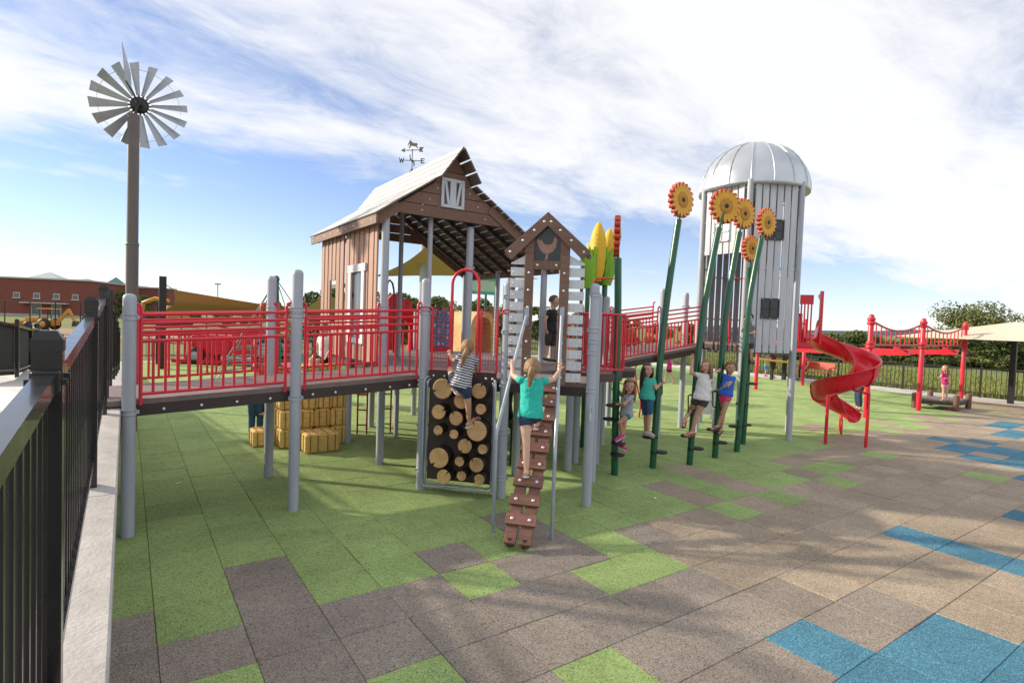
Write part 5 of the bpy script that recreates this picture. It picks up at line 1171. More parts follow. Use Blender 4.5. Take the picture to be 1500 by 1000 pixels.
b = MB(); n = 12; sec = [(-.22, .2), (-.2, .03), (0, 0), (.2, .03), (.22, .2), (.24, .2), (.22, 0), (0, -.03), (-.22, 0), (-.24, .2)]; vs = []
for i in range(n+1):
    t = i/n; c = V((o.x+W_/2-.1*t, 11.14+1.9*t, 1.40-1.15*math.sin(t*math.pi/2)))
    for x, z in sec: vs.append(c+V((x, 0, z)))
K = len(sec); b.add(vs, [(i*K+k, i*K+(k+1) % K, (i+1)*K+(k+1) % K, (i+1)*K+k) for i in range(n) for k in range(K)], 0, True); b.build('chute', REDP, hd_)
# dark arched hoop at the wall end
b = MB(); q = [fh(566, 505), fh(566, 455)]; 
f3 = lambda x, y: ony(x, y, 10.2)
b.tube([V((f3(566, 500).x, 10.2, 1.40)), f3(566, 425), f3(568, 414), f3(571, 410), f3(575, 415), f3(577, 425), V((f3(577, 500).x, 10.2, 1.40))], .02, 8); tag(b.build('grab_arch', DKRED, None, V((f3(571, 500).x, 10.2, 1.40))), 'narrow dark red grab arch at the back of the barn deck', 'arch')
# play panel with letter tiles
f4 = lambda x, y: ony(x, y, 10.35); pa, pb_ = f4(632, 512), f4(657, 512); zt = f4(645, 455).z
pn_ = thing('activity_board', 'red framed activity board with bright blue picture tiles', 'activity board', V((pa.x, 10.35, 1.43)))
b = MB(); b.box(((pa.x+pb_.x)/2, 10.37, (1.46+zt)/2), (pb_.x-pa.x+.22, .03, zt-1.46+.04)); b.build('frame', RED, pn_)
cols = [BLUEP, mat('panel_blue_light', (.05, .33, .60), .4)]
for i in range(4):
    for j in range(6):
        b = MB(); w_ = (pb_.x-pa.x)/4; h_ = (zt-1.52)/6; b.box((pa.x+w_*(i+.5), 10.345, 1.54+h_*(j+.5)), (w_-.01, .02, h_-.01), bev=.003); to = b.build('picture_tile', cols[(i+j) % 2], pn_)
        b = MB(); r2 = random.Random(i*7+j); b.ell((pa.x+w_*(i+.5), 10.333, 1.54+h_*(j+.5)), w_*.28, .005, h_*r2.uniform(.15, .3), n=8, m=5); b.build('picture', [mat('tile_red', (.5, .05, .05), .5), WHITE, mat('tile_yellow', (.55, .35, .05), .5), mat('tile_green', (.08, .28, .06), .5)][r2.randrange(4)], to)
# tan log tunnel
f5 = lambda x, y: ony(x, y, 13.0); c0 = V((f5(708, 500).x, 13.0, 0)); tn = thing('log_tunnel', 'tan moulded log tunnel with arched opening behind the barn', 'tunnel', c0)
ra = abs(f5(722, 500).x-f5(690, 500).x)/2; zt = f5(706, 456).z; b = MB(); n = 14; O, I = [], []
for i in range(n+1):
    t = math.pi*i/n; O.append((ra*1.15*math.cos(t), (zt-ra*1.2)+ra*1.2*math.sin(t))); I.append((ra*.72*math.cos(t), (zt-ra*1.35)+ra*.9*math.sin(t)))
poly = [(ra*1.15, 0)]+O+[(-ra*1.15, 0), (-ra*.72, 0)]+I[::-1]+[(ra*.72, 0)]
b.prism(poly, 1.6, c0+V((0, .8, 0)), (1, 0, 0), Z); b.build('tunnel_shell', mat('tan_moulded_log', (.50, .30, .13), .7, var=.25, nscale=3, bump=.3, bscale=12), tn)
# pale green sign board
f6 = lambda x, y: ony(x, y, 14.5); A, B_ = f6(690, 428), f6(727, 409); sg = thing('green_sign_board', 'pale green panel with darker border on thin posts behind the barn', 'panel', V(((A.x+B_.x)/2, 14.5, 0)))
b = MB(); b.box(((A.x+B_.x)/2, 14.5, (A.z+B_.z)/2), (B_.x-A.x+.2, .03, B_.z-A.z)); b.build('board', mat('pale_green_board', (.34, .50, .36), .5), sg)
for z in (A.z, B_.z): b = MB(); b.box(((A.x+B_.x)/2, 14.475, z), (B_.x-A.x+.22, .03, .09)); b.build('border', mat('sea_green_board', (.06, .32, .22), .5), sg)
for x in (A.x, (A.x+B_.x)/2+.1, B_.x): b = MB(); b.tube([(x, 14.53, 0), (x, 14.53, B_.z)], .035, 8); b.build('post', GREENM, sg)
# tyre under the hut
tc_ = PX(752, 592, 8.2); b = MB(); n = 28; pts = [tc_ + (V((.25, .97, 0))*math.cos(2*math.pi*k/n)+Z*math.sin(2*math.pi*k/n))*.29 for k in range(n)]
ty = thing('hanging_tyre', 'black tyre mounted upright under the hen house deck', 'tyre', tc_); b.tube(pts, .085, 12, closed=True); b.build('tread', BLACKR, ty); b = MB(); b.tube([tc_+Z*.30, tc_+Z*(1.36-tc_.z)], .012, 6); b.build('hanger', BLACKM, ty); b = MB(); b.tube([tc_-Z*.30, V((tc_.x, tc_.y, 0))], .03, 6); b.build('support', BLACKM, ty)
# stepping stools, green posts with tan tops
for k, (px_, py_, zt_) in enumerate([(835, 588, .78), (843, 591, .62), (848, 584, .46), (868, 566, .70), (888, 572, .62), (876, 586, .45)]):
    p = gnd(px_, py_); st = thing('stepping_post', 'green stepping post with tan round top beyond the hen house posts', 'stepping post', p, 'green stepping posts'); b = MB(); b.tube([p, p+Z*zt_], .055, 12); b.build('post', GREENM, st)
    b = MB(); b.lathe(p+Z*zt_, [(.06, -.02), (.17, -.01), (.18, .02), (.16, .045), (0, .05)], 16); b.build('tread', mat('tan_step_top', (.50, .40, .24), .7), st)
# red curved ladder behind the bridge
p = gnd(940, 611); rl = thing('loop_ladder', 'red arched loop ladder behind the sunflower poles', 'ladder', p); u_ = V((RT.x, RT.y, 0)).normalized()
D0 = (p-CAM).dot(FW); fp = lambda x, y: PX(x, y, D0)
b = MB(); b.tube([fp(936, 611), fp(939, 590), fp(932, 560), fp(930, 540), fp(936, 525)], .02, 8); b.tube([fp(940, 609), fp(944, 600), fp(938, 580)], .015, 8); b.build('side_rail', RED, rl)
for yy in (530, 545, 562, 577, 592, 606): b = MB(); b.tube([fp(931, yy-4), fp(918, yy+2), fp(906, yy-2)], .014, 6); b.build('rung', RED, rl)
b = MB(); b.tube([fp(905, 611), fp(904, 560), fp(908, 522), fp(936, 525)], .018, 8); b.build('side_rail', RED, rl)
# white stair panel under the silo
fw_ = lambda x, y: PX(x, y, 11.4); wp_ = thing('stair_panel', 'white slotted stair panel under the silo', 'stairs', gnd(1040, 622))
for (x0, x1, y0_, y1_) in ((1041, 1047, 557, 614), (1020, 1040, 570, 606)):
    A = fw_(x0, y1_); B_ = fw_(x1, y1_); tp = fw_(x0, y0_).z; b = MB(); b.beam(V((A.x, A.y, (A.z+tp)/2)), V((B_.x, B_.y, (A.z+tp)/2)), .03, tp-A.z); b.build('side_panel', WHITE, wp_)
for k in range(4): A = fw_(1022, 560+14*k); B_ = fw_(1046, 560+14*k); b = MB(); b.beam(A+FW*.15, B_+FW*.15, .3, .04); b.build('tread', GREY, wp_)
for x in (1022, 1046): A = fw_(x, 606); b = MB(); b.tube([V((A.x, A.y, 0))+FW.xyz*.1*V((1, 1, 0)).x*0, A+Z*.1], .03, 8); b.build('foot', GREY, wp_)
# ---------------- shade sails and their posts
def sail(label, cs, m, name='shade_sail'):
    """four corner hyperbolic sail with scalloped edges"""
    n = 12; A, B_, C_, D2 = cs; vs = []
    ctr = (A+B_+C_+D2)/4
    for i in range(n+1):
        for j in range(n+1):
            s, t = i/n, j/n; p = A*(1-s)*(1-t)+B_*s*(1-t)+C_*s*t+D2*(1-s)*t
            e = .10*(math.sin(math.pi*s)*abs(2*t-1)**4 + math.sin(math.pi*t)*abs(2*s-1)**4); vs.append(p+(ctr-p)*e)
    b = MB(); b.add(vs, [(i*(n+1)+j, i*(n+1)+j+1, (i+1)*(n+1)+j+1, (i+1)*(n+1)+j) for i in range(n) for j in range(n)], 0, True)
    o = tag(b.build(name, m, None, ctr), label, 'shade sail'); return o
sail('tan shade sail with curved edge stretched from the black post', [PX(254, 424, 20.5), PX(232, 459, 29), PX(420, 466, 34), PX(505, 462, 26)], TAN)
sail('tan shade sail seen through the open barn', [PX(548, 405, 25), PX(628, 358, 21), PX(790, 409, 24), PX(670, 404, 31)], TAN)
sail('tan shade sail glimpsed behind the hen house door', [PX(770, 376, 23), PX(838, 396, 20), PX(900, 398, 26), PX(800, 392, 30)], TAN)
sail('cream shade sail far behind the barn board wall', [PX(440, 455, 34), PX(474, 430, 30), PX(560, 458, 33), PX(500, 458, 38)], SAND)
for (px_, py_, rt_, lb) in ((237, 540, 405, 'thick black steel sail post behind the ramp railing'), (232, 533, 448, 'shorter black steel post close behind the thick sail post')):
    p = gnd(px_, py_); D0 = (p-CAM).dot(FW); zt = PX(px_, rt_, D0).z; s = .22 if rt_ == 405 else .18; b = MB(); b.box(p+Z*zt/2, (s, s, zt)); t = thing('sail_post', lb, 'post', p); b.build('column', BLACKM, t)
    if rt_ == 405: b = MB(); b.tube([PX(240, 415, D0), PX(254, 424, 20.5)], .014, 6); b.build('turnbuckle', BLACKM, t)
for (px_, D0, rt_) in ((616, 24, 352), (742, 27, 395)):
    p = PX(px_, 540, D0); p.z = 0; b = MB(); b.tube([p, V((p.x, p.y, PX(px_, rt_, D0).z))], .16, 12); tag(b.build('sail_post', GREY, None, p), ['grey round sail post seen through the open barn', 'grey round sail post behind the hen house'][0 if px_ == 616 else 1], 'post')
# lamp mast far away
p = PX(319, 470, 120); b = MB(); b.tube([V((p.x, p.y, terr(p.x, p.y))), PX(319, 417, 120)], .12, 6); b.box(PX(319, 416, 120), (1.2, .6, .3)); tag(b.build('light_mast', STEEL, None, p), 'thin far light mast above the tan shade sail', 'lamp post')
# ---------------- red tractor play piece
p = gnd(335, 533); u_ = V((RT.x, RT.y, 0)).normalized(); n_ = V((-u_.y, u_.x, 0)); tp_ = thing('play_tractor', 'red play tractor with black rubber wheels behind the ramp', 'play vehicle', p); PP = lambda x, z, y=0: p+u_*x+Z*z+n_*y
b = MB(); b.beam(PP(-1.3, .75), PP(.3, .75), .8, .8, bev=.05); b.build('bonnet', RED, tp_); b = MB(); b.beam(PP(.3, .9), PP(1.6, .9), 1.0, 1.1, bev=.05); b.build('cab', RED, tp_)
b = MB(); b.beam(PP(-1.9, .12), PP(2.6, .12), 1.3, .14); b.build('base_frame', RED, tp_)
for (x, r) in ((-1.0, .34), (1.75, .62)):
    for y in (-.6, .6):
        b = MB(); b.lathe(PP(x, r, y)-n_*.1, [(r*.55, 0), (r, .02), (r, .18), (r*.55, .2)], 20, n_); w_ = b.build('wheel', BLACKR, tp_); b = MB(); b.lathe(PP(x, r, y)-n_*.12, [(0, 0), (r*.5, .02), (r*.55, .22), (0, .24)], 16, n_); b.build('rim', mat('grey_rim', (.35, .36, .40), .4), w_)
for x in (-1.75, 2.4): b = MB(); b.tube([PP(x, 0), PP(x, 1.3)], .05, 8); b.build('stanchion', RED, tp_)
b = MB(); b.tube([PP(-1.9, 1.22, -.5), PP(2.5, 1.22, -.5)], .03, 6); b.tube([PP(-1.9, .8, -.7), PP(-1.3, .8, -.7)], .03, 6); b.build('handrail', RED, tp_)
# ---------------- rope net
p = gnd(410, 566); D0 = (p-CAM).dot(FW); nt_ = thing('rope_pyramid', 'teal rope climbing net hung from a tall mast behind the ramp', 'climbing net', p)
b = MB(); apex = PX(405, 409, D0); b.tube([p, apex], .06, 10); b.ell(apex, .09, .09, .11); b.build('mast', GREENM, nt_)
for k, (ex, ey) in enumerate([(-1.9, -.6), (1.7, -.8), (1.2, 1.6), (-1.4, 1.5)]):
    foot = p+V((ex, ey, .1)); b = MB(); b.tube([apex, foot], .014, 5); b.build('guy_rope', TEAL, nt_)
cr_ = [p+V((ex, ey, 0)) for ex, ey in ((-1.9, -.6), (1.7, -.8), (1.2, 1.6), (-1.4, 1.5))]
for lv in range(1, 6):
    z = .25+.28*lv; q = z/apex.z; ring = [c_*(1-q)+V((apex.x, apex.y, 0))*q for c_ in cr_]; b = MB(); b.tube([V((c_.x, c_.y, z)) for c_ in ring], .013, 5, closed=True)
    for c_ in ring: b.tube([V((c_.x, c_.y, z)), V((p.x, p.y, z+.15))], .013, 5)
    b.build('net_ring', TEAL, nt_)
b = MB(); b.box(p+V((0, .4, .01)), (3.6, 3.0, .04)); tag(b.build('pale_mat', mat('pale_grey_mat', (.55, .58, .62), .8), None, p), 'pale grey safety mat beneath the rope climbing net', 'mat')
# red rocking seat near the net
p = gnd(398, 548); b = MB(); b.prism([(-.3, 0), (.3, 0), (.22, .25), (.05, .3), (-.05, .62), (-.2, .62), (-.22, .25)], .5, p, u_, Z); tag(b.build('rocker_seat', REDP, None, p), 'small red moulded seat in front of the rope net', 'rocker')
p = gnd(437, 590); b = MB(); b.prism([(-.35, 0), (.4, 0), (.35, .35), (.0, .75), (-.2, .9), (-.3, .5)], .5, p+V((.0, .6, 0)), u_, Z); tag(b.build('rocker_seat', REDP, None, p), 'red moulded slide seat behind the straw bale stack', 'rocker')
# yellow board seesaw beyond silo
p = gnd(1130, 556); b = MB(); b.beam(p+Z*.82-V((.2, .9, .0)), p+Z*.82+V((.2, .9, 0)), .3, .07, bev=.02); t = thing('balance_board', 'yellow board on a post behind the silo', 'play board', p); b.build('board', mat('toy_yellow', (.60, .36, .02), .4), t); b = MB(); b.box(p+Z*.4, (.1, .1, .8)); b.build('post', BLACKM, t)
# low grey dome canopy of a far pavilion
# ================================================================== PEOPLE
def skin_mat(k, c): return mat('skin_%d' % k, c, .5, var=.06, nscale=8, sub=.12)
SK = [skin_mat(0, (.60, .37, .27)), skin_mat(1, (.54, .31, .215)), skin_mat(2, (.47, .26, .175))]
def hairm(name, c): return mat(name, c, .45, var=.3, nscale=14, stretch=(9, 9, 1), bump=.3, bscale=30)
H_BLOND = hairm('hair_dark_blond', (.27, .16, .075)); H_BROWN = hairm('hair_brown', (.085, .045, .025)); H_DARK = hairm('hair_dark', (.025, .016, .012)); H_SANDY = hairm('hair_sandy', (.20, .115, .055))
def cloth(name, c, **k): return mat(name, c, .85, var=.10, nscale=12, bump=.25, bscale=22, **k)
EYE = mat('eye_dark', (.02, .014, .01), .25); EYEW = mat('eye_white', (.34, .27, .24), .3); LIP = mat('lip', (.42, .13, .11), .5); TEETH = mat('teeth', (.75, .73, .68), .3)
def stripes(name, axis, freq, c1, c2):
    m = bpy.data.materials.new(name); m.use_nodes = True; nt = m.node_tree; b = nt.nodes['Principled BSDF']; b.inputs['Roughness'].default_value = .85
    g = nt.nodes.new('ShaderNodeNewGeometry'); d = nt.nodes.new('ShaderNodeVectorMath'); d.operation = 'DOT_PRODUCT'; nt.links.new(g.outputs['Position'], d.inputs[0]); d.inputs[1].default_value = V(axis).normalized()
    nz = nt.nodes.new('ShaderNodeTexNoise'); nz.inputs['Scale'].default_value = 14; nt.links.new(g.outputs['Position'], nz.inputs['Vector'])
    a = nt.nodes.new('ShaderNodeMath'); a.operation = 'MULTIPLY_ADD'; nt.links.new(nz.outputs['Fac'], a.inputs[0]); a.inputs[1].default_value = .012; nt.links.new(d.outputs['Value'], a.inputs[2])
    s = nt.nodes.new('ShaderNodeMath'); s.operation = 'MULTIPLY'; nt.links.new(a.outputs[0], s.inputs[0]); s.inputs[1].default_value = freq
    f = nt.nodes.new('ShaderNodeMath'); f.operation = 'FRACT'; nt.links.new(s.outputs[0], f.inputs[0]); c = nt.nodes.new('ShaderNodeMath'); c.operation = 'GREATER_THAN'; c.inputs[1].default_value = .5; nt.links.new(f.outputs[0], c.inputs[0])
    mx = nt.nodes.new('ShaderNodeMix'); mx.data_type = 'RGBA'; nt.links.new(c.outputs[0], mx.inputs[0]); mx.inputs[6].default_value = (*c1, 1); mx.inputs[7].default_value = (*c2, 1); nt.links.new(mx.outputs[2], b.inputs['Base Color']); return m
def remesh(o, vox, smooth=2):
    m = o.modifiers.new('merge', 'REMESH'); m.mode = 'VOXEL'; m.voxel_size = vox; m.use_smooth_shade = True
    if smooth: s = o.modifiers.new('soften', 'SMOOTH'); s.iterations = smooth; s.factor = .5
    return o
FOLD = bpy.data.textures.new('cloth_folds', 'CLOUDS'); FOLD.noise_scale = .055; FOLD.noise_depth = 2
HAIRT = bpy.data.textures.new('hair_locks', 'CLOUDS'); HAIRT.noise_scale = .022; HAIRT.noise_depth = 2
def strands(o, s, sub=False):
    if sub: q = o.modifiers.new('round', 'SUBSURF'); q.levels = q.render_levels = 2
    m = o.modifiers.new('locks', 'DISPLACE'); m.texture = HAIRT; m.strength = s; m.mid_level = .5; m.texture_coords = 'GLOBAL'
def folds(o, s):
    m = o.modifiers.new('folds', 'DISPLACE'); m.texture = FOLD; m.strength = s; m.mid_level = .45; m.texture_coords = 'GLOBAL'
def person(label, J, S, face, head_face=None, skin=0, hair=None, hair_style='short', shirt=None, sleeve=.45, shirt_len=1.0, pants=None, pant_len=.45, shoes=None, shoe_style='shoe', vox=.0065, group=None, grip=(True, True), feet=None, skirt=0.0):
    """J: joints in world space. S: standing height. face: unit vector the chest faces. Body is one voxel-merged surface."""
    k = S/1.25; face = V(face).normalized(); hf = V(head_face if head_face is not None else face).normalized()
    hipc = (J['hL']+J['hR'])/2; shc = (J['sL']+J['sR'])/2
    low = min((J['aL'], J['aR']), key=lambda p: p.z); t = thing('person', label, 'person', V((low.x, low.y, low.z-.05*k)), group)
    upv = (shc-hipc).normalized(); side = (J['sR']-J['sL']); side = (side-upv*side.dot(upv)).normalized(); fwd = upv.cross(side)
    if fwd.dot(face) < 0: fwd = -fwd
    neck = J['neck'] if 'neck' in J else shc+upv*.03*k; head = J['head']
    L_ = (shc-hipc).length; wS = max(.10*k, (J['sR']-J['sL']).length/2*.93); wH = .105*k
    def torso(b, o=0.0, z0=-.09, z1=1.0, flare=0.0):
        rs = []
        for q, a, bb in ((-.16, .70*wH, .058*k), (-.05, wH, .082*k), (.08, wH*1.02, .085*k), (.28, wH*.93, .076*k), (.5, wH*.95, .076*k), (.75, wS*.98, .080*k), (.93, wS*1.0, .068*k), (1.01, wS*.90, .056*k), (1.07, wS*.58, .050*k), (1.13, .043*k, .040*k)):
            if q < z0 or q > z1+.11: continue
            fl = flare*max(0, .6-q); rs.append((hipc+upv*(L_*q)+fwd*(.004*k), side, fwd, a+o+fl, bb+o+fl*.8))
        b.loft(rs)
    def limb(b, pts, rs, o=0.0):
        P, Rr = [], []
        for i in range(len(pts)-1):
            for s in (0, .33, .66):
                P.append(lerp(pts[i], pts[i+1], s)); bulge = 1+.07*math.sin(math.pi*s); Rr.append((rs[i]*(1-s)+rs[i+1]*s)*bulge+o)
        P.append(pts[-1]); Rr.append(rs[-1]+o); b.tube(P, Rr, 12)
        for p, r in ((pts[0], Rr[0]), (pts[1], rs[1]+o), (pts[-1], Rr[-1])): b.ell(p, r, r, r, n=10, m=7)
    ar = (.036*k, .027*k, .019*k); lr = (.062*k, .040*k, .026*k)
    b = MB(); torso(b); b.tube([neck-upv*.03*k, lerp(neck, head, .55)], [.034*k, .032*k], 12)
    for s in 'LR':
        limb(b, [J['s'+s], J['e'+s], J['w'+s]], ar)
        lp = [J['h'+s], J['k'+s], J['a'+s]]; limb(b, lp, lr)
        # calf swell
        sh = (J['a'+s]-J['k'+s]).normalized(); cb_ = lerp(J['k'+s], J['a'+s], .32); b.ell(cb_, .037*k, .037*k, .085*k, sh.to_track_quat('Z', 'Y').to_matrix(), n=10, m=7)
        # hand: palm, four fingers curled, thumb from the side of the palm
        d = J.get('g'+s); wd = (J['w'+s]-J['e'+s]).normalized(); hd = (d-J['w'+s]).normalized() if d is not None else wd
        pr = hd.cross(face); 
        if pr.length < .2: pr = hd.cross(Z)
        pr.normalize(); pn = pr.cross(hd); gs = 1 if grip[0 if s == 'L' else 1] else .25
        pm = J['w'+s]+hd*.035*k; b.ell(pm, .026*k, .012*k, .038*k, Matrix((pr, pn, hd)).transposed(), n=10, m=7)
        for f_, (o_, ln) in enumerate(((-.020, .050), (-.007, .058), (.007, .055), (.020, .044))):
            r0 = pm+hd*.030*k+pr*o_*k; c1 = r0+hd*ln*.45*k+pn*.006*gs*k; c2 = c1+(hd*(1-.9*gs)+pn*gs)*ln*.38*k; c3 = c2+(hd*(.4-1.2*gs)+pn*gs*.8)*ln*.28*k
            b.tube([r0, c1, c2, c3], [.0085*k, .0082*k, .0075*k, .0062*k], 7)
        th0 = J['w'+s]+hd*.022*k+pr*.020*k*(1 if s == 'L' else -1); td = (hd*.6+pr*(1 if s == 'L' else -1)*.7+pn*.4*gs).normalized(); b.tube([th0, th0+td*.026*k, th0+td*.038*k+hd*.014*k], [.0098*k, .009*k, .0072*k], 7)
        # foot
        tt = J['t'+s]; fd = (tt-J['a'+s]); ftd = fd.normalized(); heel = J['a'+s]-Z*.030*k-ftd*.025*k
        b.tube([heel, lerp(J['a'+s]-Z*.022*k, tt, .45), tt], [.027*k, .029*k, .017*k], 10); b.ell(heel, .027*k, .027*k, .026*k, n=10, m=6); b.ell(tt, .030*k, .030*k, .014*k, n=10, m=6)
        for q in range(5):
            sdv = ftd.cross(Z).normalized(); tr_ = tt+sdv*(q-2)*.0115*k; b.tube([tr_, tr_+ftd*.022*k], [.0085*k, .006*k], 6)
    # head
    hs = hf.cross(Z).normalized(); hu = J['headup'].normalized() if 'headup' in J else Z; hs = hf.cross(hu).normalized(); hu = hs.cross(hf).normalized(); HR = Matrix((hs, hf, hu)).transposed(); hk = .95+.05*k
    b.ell(head+hu*.012*hk, .068*hk, .082*hk, .083*hk, HR, n=18, m=12); b.ell(head-hu*.040*hk+hf*.016*hk, .050*hk, .060*hk, .058*hk, HR, n=14, m=9); b.ell(head-hu*.088*hk+hf*.052*hk, .018*hk, .016*hk, .014*hk, HR)
    b.tube([head+hf*.078*hk+hu*.008*hk, head+hf*.094*hk-hu*.022*hk], [.007*hk, .013*hk], 8)
    for s in (-1, 1): b.ell(head+hs*s*.072*hk-hu*.006*hk-hf*.004*hk, .008*hk, .016*hk, .024*hk, HR, n=8, m=6); b.ell(head+hs*s*.034*hk-hu*.03*hk+hf*.055*hk, .022*hk, .02*hk, .022*hk, HR, n=8, m=6)
    bo = b.build('body', SK[skin], t); remesh(bo, vox, 3)
    # face
    for s in (-1, 1):
        e = MB(); e.ell(head+hs*s*.029*hk+hu*.008*hk+hf*.0755*hk, .0105*hk, .005*hk, .0058*hk, HR, n=10, m=6); eo = e.build('eye', EYEW, t)
        e = MB(); e.ell(head+hs*s*.029*hk+hu*.008*hk+hf*.0788*hk, .0062*hk, .0035*hk, .0058*hk, HR, n=8, m=5); e.build('iris', EYE, eo)
        e = MB(); e.tube([head+hs*s*.046*hk+hu*.024*hk+hf*.070*hk, head+hs*s*.030*hk+hu*.029*hk+hf*.079*hk, head+hs*s*.014*hk+hu*.026*hk+hf*.082*hk], .0022*hk, 5); e.build('eyebrow', hair or H_BROWN, t)
    e = MB(); e.tube([head+hs*x*hk-hu*(.050-.25*abs(x)**1.2*.6)*hk+hf*(.0775-abs(x)*.35)*hk for x in (-.026, -.013, 0, .013, .026)], [.0025, .0055, .006, .0055, .0025], 6); e.build('mouth', LIP, t)
    # hair
    if hair is not None:
        h = MB(); n, m = 22, 14; R_ = (.077*hk, .092*hk, .093*hk); vs = []
        def keep(d):   # cap: everything but the face opening
            x, y, z = d
            if y > .18 and z < .55-.15*abs(x): return False
            if z < (-.55 if hair_style != 'short' else -.30): return False
            if hair_style == 'short' and z < -.1 and y > -.25: return False
            return True
        G = {}; fs = []
        for i in range(m+1):
            th = math.pi*i/m
            for q in range(n):
                ph = 2*math.pi*q/n; d = (math.sin(th)*math.cos(ph), math.sin(th)*math.sin(ph), math.cos(th)); jit = 1+.03*math.sin(9*ph+3*th)
                vs.append((d, head+hu*.012*hk-hf*.006*hk + HR @ V((d[0]*R_[0]*jit, d[1]*R_[1]*jit, d[2]*R_[2]*jit))))
        for i in range(m):
            for q in range(n):
                a, b2, c2, d2 = i*n+q, i*n+(q+1) % n, (i+1)*n+(q+1) % n, (i+1)*n+q
                if all(keep(vs[w_][0]) for w_ in (a, b2, c2, d2)): fs.append((a, d2, c2, b2))
        h.add([p for d, p in vs], fs, 0, True); ho = h.build('hair', hair, t); so_m = ho.modifiers.new('thick', 'SOLIDIFY'); so_m.thickness = .016*hk; so_m.offset = -1; ss = ho.modifiers.new('round', 'SUBSURF'); ss.levels = ss.render_levels = 2; strands(ho, .012*hk)
        if hair_style == 'pony':
            h = MB(); p0 = head-hf*.085*hk+hu*.030*hk; dd = J.get('pony', V((0, 0, -1))); h.tube([p0, p0-hf*.045*hk-hu*.015*hk, p0-hf*.05*hk+dd*.07*hk, p0-hf*.035*hk+dd*.15*hk, p0-hf*.03*hk+dd*.21*hk], [.018*hk, .034*hk, .036*hk, .026*hk, .008*hk], 12); strands(h.build('ponytail', hair, t), .016*hk, True)
            h = MB(); h.lathe(p0-hf*.012*hk, [(.02*hk, -.008), (.024*hk, 0), (.02*hk, .008)], 12, hf); h.build('hair_tie', mat('hair_tie_red', (.5, .05, .04), .6), t)
        if hair_style in ('long', 'bob'):
            h = MB(); ln = .30 if hair_style == 'long' else .15
            for q in range(11):
                a = math.radians(-205+q*23); d = V((math.cos(a), math.sin(a), 0)); p0 = head + HR @ V((d.x*.066*hk, d.y*.075*hk, .03*hk)); p1 = head + HR @ V((d.x*.082*hk, d.y*.09*hk-.01*hk, -.05*hk)); p2 = p1+Z*(-ln*.6*hk)-hf*.015; p3 = p1-Z*ln*hk-hf*.01
                if d.y > .55: continue
                h.tube([p0, p1, p2, p3], [.018*hk, .022*hk, .020*hk, .006*hk], 8)
            strands(h.build('hair_strands', hair, t), .014*hk, True)
    # clothes
    if shirt is not None:
        b = MB(); torso(b, .011*k, -.10*shirt_len-.0, .98, .03 if shirt_len >= 1 else .012)
        for s in 'LR':
            e = lerp(J['s'+s], J['e'+s], sleeve); b.tube([lerp(J['s'+s], shc, .25), J['s'+s], e], [.042*k, .042*k, .037*k], 12); b.ell(J['s'+s], .041*k, .041*k, .041*k, n=10, m=7)
            if sleeve > .95: limb(b, [J['s'+s], J['e'+s], lerp(J['e'+s], J['w'+s], .9)], ar, .010*k)
        so2 = b.build('shirt', shirt, t); remesh(so2, vox*1.15, 2); folds(so2, .016*k)
        t['_shirt'] = so2.name
    if pants is not None:
        b = MB(); rs = [(hipc+upv*(L_*q), side, fwd, a, bb) for q, a, bb in ((-.20, .55*wH, .06*k), (-.10, wH+.004*k, .086*k), (.02, wH+.014*k, .096*k), (.16, wH+.010*k, .090*k))]; b.loft(rs)
        for s in 'LR':
            if pant_len <= 1: e = lerp(J['h'+s], J['k'+s], pant_len); b.tube([lerp(J['h'+s], hipc, .15), lerp(J['h'+s], e, .5), e], [.072*k, .072*k, (.066 if pant_len < .6 else .052)*k], 14)
            else: limb(b, [J['h'+s], J['k'+s], lerp(J['k'+s], J['a'+s], pant_len-1)], (.070*k, .052*k, .044*k)); 
        po = b.build('shorts' if pant_len <= 1 else 'trousers', pants, t); remesh(po, vox*1.15, 1); folds(po, .010*k)
    if shoes is not None:
        for i_, s in enumerate('LR'):
            tt = J['t'+s]; a = J['a'+s]; fd = (tt-a).normalized(); heel = a-Z*.034*k-fd*.03*k; dn_ = -Z
            if 'sole' in J: dn_ = J['sole']
            sdv = fd.cross(Z).normalized(); up_ = sdv.cross(fd).normalized()
            if up_.z < 0: up_ = -up_
            if shoe_style == 'shoe':
                b = MB(); b.tube([heel, lerp(a-Z*.02*k, tt, .45), tt+fd*.018*k], [.034*k, .036*k, .027*k], 12); b.ell(heel, .034*k, .034*k, .034*k); b.ell(tt+fd*.018*k, .029*k, .029*k, .022*k); so3 = b.build('shoe', shoes[0], t); remesh(so3, .008, 1)
                b = MB(); b.beam(heel-fd*.03*k-up_*.030*k, tt+fd*.042*k-up_*.022*k, .062*k, .016*k, ref=up_, bev=.005); b.build('sole', shoes[1], so3)
            else:
                b = MB(); c0 = heel-fd*.028*k-up_*.030*k; c1 = tt+fd*.034*k-up_*.018*k; w_ = .036*k; P = []
                for q, ww in ((0, .6), (.12, .85), (.45, .78), (.75, 1.05), (.93, .85), (1, .45)): P.append((lerp(c0, c1, q), ww*w_))
                vs = [p+sdv*w2 for p, w2 in P]+[p-sdv*w2 for p, w2 in reversed(P)]; n = len(vs); b.add(vs+[v_-up_*.014*k for v_ in vs], [tuple(range(n)), tuple(range(n, 2*n))[::-1]]+[(i, (i+1) % n, n+(i+1) % n, n+i) for i in range(n)]); so3 = b.build('sandal_sole', shoes[1], t)
                m1 = lerp(c0, c1, .42)+up_*.004; tip = lerp(c0, c1, .80)+up_*.03*k; b = MB()
                for sg in (-1, 1): b.tube([m1+sdv*sg*w_*.85, lerp(m1, tip, .5)+sdv*sg*w_*.6+up_*.035*k, tip], .006*k, 6)
                b.build('sandal_strap', shoes[0], so3)
    return t
